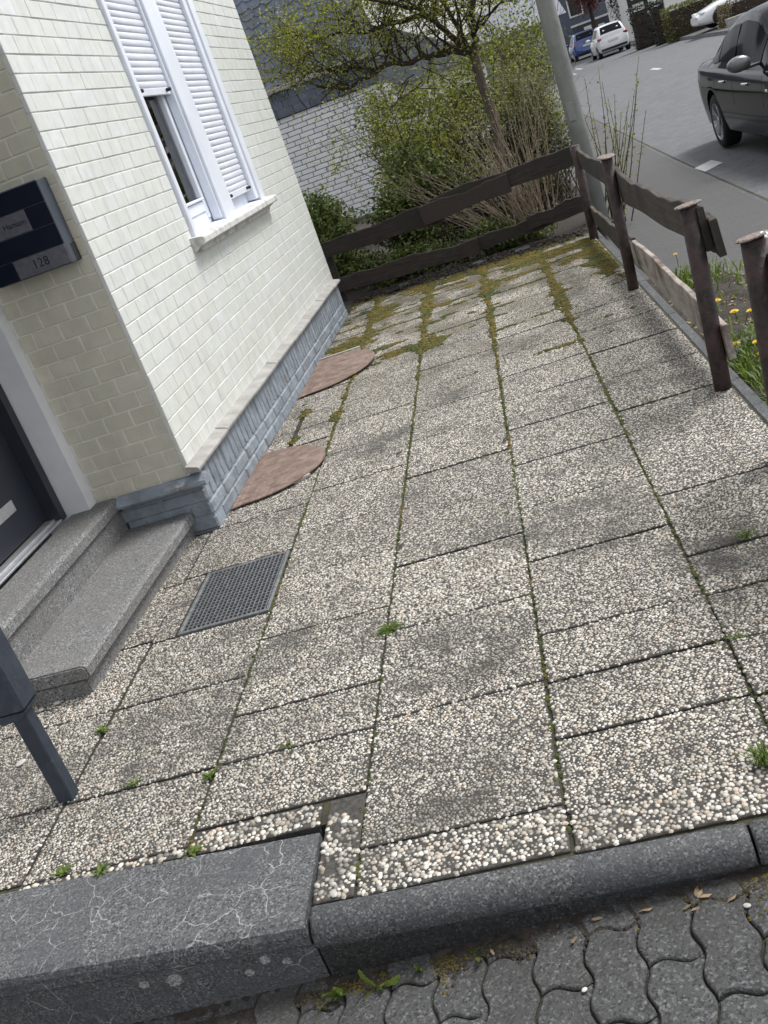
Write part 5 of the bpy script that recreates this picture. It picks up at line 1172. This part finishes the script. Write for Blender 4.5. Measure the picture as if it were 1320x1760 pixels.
# ================================================================== CARS
def interp(tab, x, k):
    for a, b_ in zip(tab[:-1], tab[1:]):
        if a[0] <= x <= b_[0]:
            t = (x - a[0]) / (b_[0] - a[0]); t = t * t * (3 - 2 * t) * .35 + t * .65; return lerp(a[k], b_[k], t)
    return tab[0][k] if x < tab[0][0] else tab[-1][k]
def make_car(name, label, loc, rot, paint, spec):
    """spec: L, body=[(x, ztop, halfwidth, zbot)], roof=[(x, z, halfwidth)], axles, wheel r; x=0 at the tail"""
    o = thing(name, label, 'car', loc, rot); L = spec['L']; Bd = spec['body']; Rf = spec['roof']; wr = spec['wr']; ax = spec['axles']
    N = 44; xs = [L * (0.5 - .5 * math.cos(math.pi * i / N)) for i in range(N + 1)]
    def sec(x):
        zt, w, zb = interp(Bd, x, 1), interp(Bd, x, 2), interp(Bd, x, 3); sh = zt - .09; mid = lerp(zb, zt, .5)
        h = [(0, zb), (w * .86, zb), (w * .955, zb + .06), (w * .985, lerp(zb, mid, .6)), (w, mid), (w * .995, lerp(mid, sh, .6)), (w * .965, sh), (w * .935, sh + .035), (w * .86, zt - .015), (w * .5, zt + .012), (0, zt + .02)]
        return h + [(-a, b_) for a, b_ in h[-2:0:-1]]
    q = MB(); n_ = len(sec(0)); vs = [(x, a, b_) for x in xs for a, b_ in sec(x)]; fs = [tuple(range(n_)), tuple(range(N * n_ + n_ - 1, N * n_ - 1, -1))]
    for i in range(N):
        for k in range(n_): a, b_ = i * n_ + k, i * n_ + (k + 1) % n_; fs.append((a, b_, b_ + n_, a + n_))
    q.add(vs, fs); me = q.mesh('body'); tmp = bpy.data.objects.new('tmp', me); C.objects.link(tmp); W_ = max(b_[2] for b_ in Bd); cuts = []
    for xa in ax:
        for s_ in (-1, 1):
            c_ = MB(); c_.lathe([(wr + .055, -.16), (wr + .055, .2)], 32, (xa, s_ * (W_ - .02), wr + .01), 'y'); co = bpy.data.objects.new('cut', c_.mesh('cut')); C.objects.link(co); cuts.append(co)
            md = tmp.modifiers.new('b', 'BOOLEAN'); md.operation = 'DIFFERENCE'; md.object = co; md.solver = 'EXACT'
    bpy.context.view_layer.update(); me2 = bpy.data.meshes.new_from_object(tmp.evaluated_get(bpy.context.evaluated_depsgraph_get()))
    for t_ in [tmp] + cuts: bpy.data.objects.remove(t_)
    me2.materials.clear(); me2.polygons.foreach_set('material_index', [0] * len(me2.polygons)); me2.polygons.foreach_set('use_smooth', [True] * len(me2.polygons))
    try: me2.set_sharp_from_angle(angle=R(38))
    except Exception: pass
    body = ob('body', me2, paint, o)
    # greenhouse
    x0, x1 = Rf[0][0], Rf[-1][0]; M_ = 30; gx = [lerp(x0, x1, i / M_) for i in range(M_ + 1)]
    def wb(x): return interp(Bd, x, 2) * .925
    def zb_(x): return interp(Bd, x, 1) - .05
    def gsec(x):
        z, w = interp(Rf, x, 1), interp(Rf, x, 2); z0 = zb_(x); z = max(z, z0 + .03)
        h = [(wb(x), z0), (lerp(wb(x), w, .5) + .012, lerp(z0, z, .5)), (w + .012, lerp(z0, z, .92)), (w - .025, z - .004 + .0), (w * .6, z + .022), (0, z + .03)]
        return h + [(-a, b_) for a, b_ in h[-2::-1]]
    q = MB(); n_ = len(gsec(x0)); vs = [(x, a, b_) for x in gx for a, b_ in gsec(x)]; fs = []
    for i in range(M_):
        for k in range(n_ - 1): a = i * n_ + k; fs.append((a, a + 1, a + n_ + 1, a + n_))
    fs += [tuple(range(n_)), tuple(range(M_ * n_ + n_ - 1, M_ * n_ - 1, -1))]; q.add(vs, fs); cab = ob('cabin', q, paint, body, smooth=True)
    def side_glass(xa, xb, s0, s1, sgn):
        q = MB(); V2 = []; K = 14
        for i in range(K + 1):
            x = lerp(xa, xb, i / K); z, w = interp(Rf, x, 1), interp(Rf, x, 2); z0 = zb_(x); bx_, bz = wb(x), z0
            for s_ in np.linspace(s0, s1, 5):
                yy = lerp(bx_, w + .012, s_ / .92) + .024 * math.sin(math.pi * min(1, s_ / .92)) * .5 + .007; V2.append((x, sgn * yy, lerp(bz, z, s_)))
        q.add(V2, [(i * 5 + k, i * 5 + k + 1, i * 5 + k + 6, i * 5 + k + 5) for i in range(K) for k in range(4)]); ob('side_window', q, 'car_trim' if spec.get('dark') else 'glass_dark', cab, smooth=True)
    for sgn in (-1, 1):
        for xa, xb in spec['glass']: side_glass(xa, xb, .16, .83, sgn)
    def cross_glass(nm, xa, xb, k0):
        q = MB(); V2 = []; K = 10
        for i in range(K + 1):
            x = lerp(xa, xb, i / K); z, w = interp(Rf, x, 1), interp(Rf, x, 2)
            for t in np.linspace(-.86, .86, 9): V2.append((x, w * t, z + .03 - .028 * t * t + .007))
        q.add(V2, [(i * 9 + k, i * 9 + k + 1, i * 9 + k + 10, i * 9 + k + 9) for i in range(K) for k in range(8)]); ob(nm, q, 'glass_dark', cab, smooth=True)
    cross_glass('rear_window', *spec['rearglass'], 0); cross_glass('windscreen', *spec['frontglass'], 0)
    # wheels
    tw = MB(); tw.lathe([(wr * .68, -.1), (wr * .9, -.105), (wr * .985, -.085), (wr, -.05), (wr, .05), (wr * .985, .085), (wr * .9, .105), (wr * .68, .1)], 32, axis='y', cap=False); tme = tw.mesh('tyre', True); tme.materials.append(MATS['tyre'])
    rm = MB(); rm.lathe([(wr * .69, -.1), (wr * .66, -.1), (wr * .62, -.05), (wr * .62, .09)], 28, axis='y', cap=False); 
    rb = MB(); rb.lathe([(wr * .64, -.03), (wr * .6, -.02), (.05, -.015), (.05, .02)], 28, axis='y')
    for k in range(5):
        for dlt in (-.13, .13):
            a = 2 * math.pi * k / 5 + dlt; c_, s_ = math.cos(a), math.sin(a); V2 = []
            for rr, hw_ in ((.04, .016), (wr * .67, .024)):
                for e_ in (-1, 1):
                    for yy in (-.1, -.06): V2.append((c_ * rr - s_ * hw_ * e_, yy + (.03 if rr < .1 else 0), s_ * rr + c_ * hw_ * e_))
            rm.add(V2, [(0, 2, 6, 4), (1, 5, 7, 3), (0, 4, 5, 1), (2, 3, 7, 6), (4, 6, 7, 5)])
    rm.lathe([(.055, -.085), (.04, -.095), (.0, -.095)], 14, axis='y'); rme = rm.mesh('rim'); rme.materials.append(MATS['rim_alloy']); dme = rb.mesh('brake_disc'); dme.materials.append(MATS['car_trim'])
    for xa in ax:
        for s_ in (-1, 1):
            w_ = ob('wheel', tme, None, o, (xa, s_ * (W_ - .115), wr), (0, 0, 0 if s_ < 0 else math.pi)); ob('rim', rme, None, w_); ob('brake_disc', dme, None, w_)
    # trim: handles, mirrors, lamps, sill line, plates
    for s_ in (-1, 1):
        for xh in spec['handles']: 
            z = interp(Bd, xh, 1) - .17; y = s_ * interp(Bd, xh, 2) * .985; q = MB(); q.box(-.09, .09, -.016, .016, -.014, .014, .008); ob('door_handle', q, spec.get('hm', 'car_trim'), body, (xh, y + s_ * .012, z))
        for xd in spec['doors']:
            z0, z1 = interp(Bd, xd, 3) + .1, interp(Bd, xd, 1) - .09; w = interp(Bd, xd, 2); q = MB()
            P = [(w * .955, z0), (w * .985, lerp(z0, z1, .3)), (w, lerp(z0, z1, .5)), (w * .995, lerp(z0, z1, .8)), (w * .965, z1)]
            q.add([(xd + e_, s_ * (a + .0015), b_) for a, b_ in P for e_ in (-.004, .004)], [(2 * i, 2 * i + 1, 2 * i + 3, 2 * i + 2) for i in range(4)]); ob('door_gap', q, 'car_trim', body)
        xm, zm = spec['mirror']; q = MB(); q.lathe([(.02, -.055), (.075, -.045), (.1, -.01), (.095, .03), (.06, .055), (.02, .06)], 16, axis='x'); me_ = q.mesh('mirror', True)
        mo_ = ob('mirror', me_, spec.get('mm', paint), body, (xm, s_ * (W_ + .1), zm), (0, 0, 0), (1.0, 1.25, .8)); q = MB(); q.box(-.03, .03, -.08, .08, -.02, .02, .01); ob('mirror_arm', q, 'car_trim', mo_, (0, -s_ * .13, -.07))
        q = MB(); q.box(-.03, .05, -.11, .11, -.07, .07, .03); ob('tail_lamp', q, 'lamp_red', body, (spec['tail'][0], s_ * spec['tail'][1], spec['tail'][2]))
        q = MB(); q.box(-.2, .03, -.14, .14, -.06, .06, .04); ob('headlight', q, 'lamp_clear', body, (L - .12, s_ * W_ * .68, spec['hl']))
        if spec.get('ind'): q = MB(); q.box(-.035, .035, -.006, .006, -.014, .014, .006); ob('indicator', q, 'lamp_clear', body, (spec['ind'][0], s_ * (interp(Bd, spec['ind'][0], 2) + .002), spec['ind'][1]))
    q = MB(); q.box(-.012, .008, -.26, .26, -.055, .055, .004); ob('number_plate', q, 'house_white', body, (spec['plate'][0], 0, spec['plate'][1]))
    q = MB(); q.box(.02, .06, -W_ * .8, W_ * .8, -.06, .06, .02); ob('rear_valance', q, 'car_trim', body, (-.028, 0, interp(Bd, 0, 3) + .03))
    return o
pm('car_silver', (.14, .145, .15), rough=.3, metal=.3, coat=.5)  # mirror housings only: sky reflection put into a paler grey than the body
pm('glass_dark', (.018, .021, .024), rough=.08, spec=.02)
sedan = dict(L=4.84, wr=.325, axles=(1.12, 4.01),
    body=[(0, .93, .74, .38), (.12, 1.0, .84, .30), (.5, 1.02, .91, .22), (1.1, 1.0, .925, .19), (2.3, .96, .925, .18), (3.4, .94, .92, .18), (4.0, .86, .915, .19), (4.5, .74, .86, .22), (4.75, .64, .76, .28), (4.84, .58, .66, .34)],
    roof=[(.78, 1.0, .70), (1.1, 1.18, .68), (1.5, 1.35, .66), (1.9, 1.43, .65), (2.4, 1.465, .645), (2.75, 1.43, .65), (3.1, 1.25, .67), (3.55, .97, .72)],
    glass=((1.12, 1.42), (1.46, 2.14), (2.20, 3.12)), rearglass=(.92, 1.66), frontglass=(2.78, 3.42), handles=(1.75, 2.72), doors=(1.35, 2.17, 3.3), mirror=(3.08, 1.02), tail=(.05, .68, .84), hl=.66, plate=(-.01, .75), ind=(3.5, .72), hm='car_chrome', mm='car_silver')
make_car('dark_saloon_car', 'dark graphite saloon car parked at the near kerb, cut by the right picture edge', (3.83, 14.48, -.258), -math.pi / 2, 'car_graphite', sedan)
hatch = dict(L=3.75, wr=.29, axles=(.55, 2.95),
    body=[(0, .86, .70, .34), (.06, .95, .79, .26), (.4, .98, .82, .2), (1.5, .95, .83, .18), (2.6, .93, .82, .18), (3.1, .85, .80, .2), (3.5, .74, .72, .25), (3.75, .6, .58, .34)],
    roof=[(.02, .95, .66), (.12, 1.18, .62), (.3, 1.42, .57), (.8, 1.49, .56), (1.5, 1.5, .56), (1.9, 1.46, .565), (2.3, 1.25, .6), (2.85, .95, .68)],
    glass=((.5, 1.1), (1.16, 2.3)), rearglass=(.07, .285), frontglass=(1.95, 2.75), handles=(1.3,), doors=(1.12, 2.4), mirror=(2.3, 1.0), tail=(.03, .66, .88), hl=.66, plate=(-.012, .72), hm='car_trim')
make_car('white_hatchback', 'white small hatchback seen from behind, parked up the street', (8.15, 56.2, zroad(56.5) + .0), math.pi / 2, 'car_white', hatch)
make_car('blue_hatchback', 'bright blue small car parked in front of the white hatchback', (8.05, 66.0, zroad(67)), math.pi / 2, 'car_blue', hatch)
make_car('white_parked_car', 'white car nose peeking out behind the clipped hedge on the far side', (14.0, 42.4, .14), math.pi * 1.0, 'car_white', sedan)
hedge('dry_low_hedge', 'low brown dry hedge in front of the white car nose', 9.75, 15.5, 40.3, 41.0, .0, .86, 2600, .1, 'leaf_dry', 71)
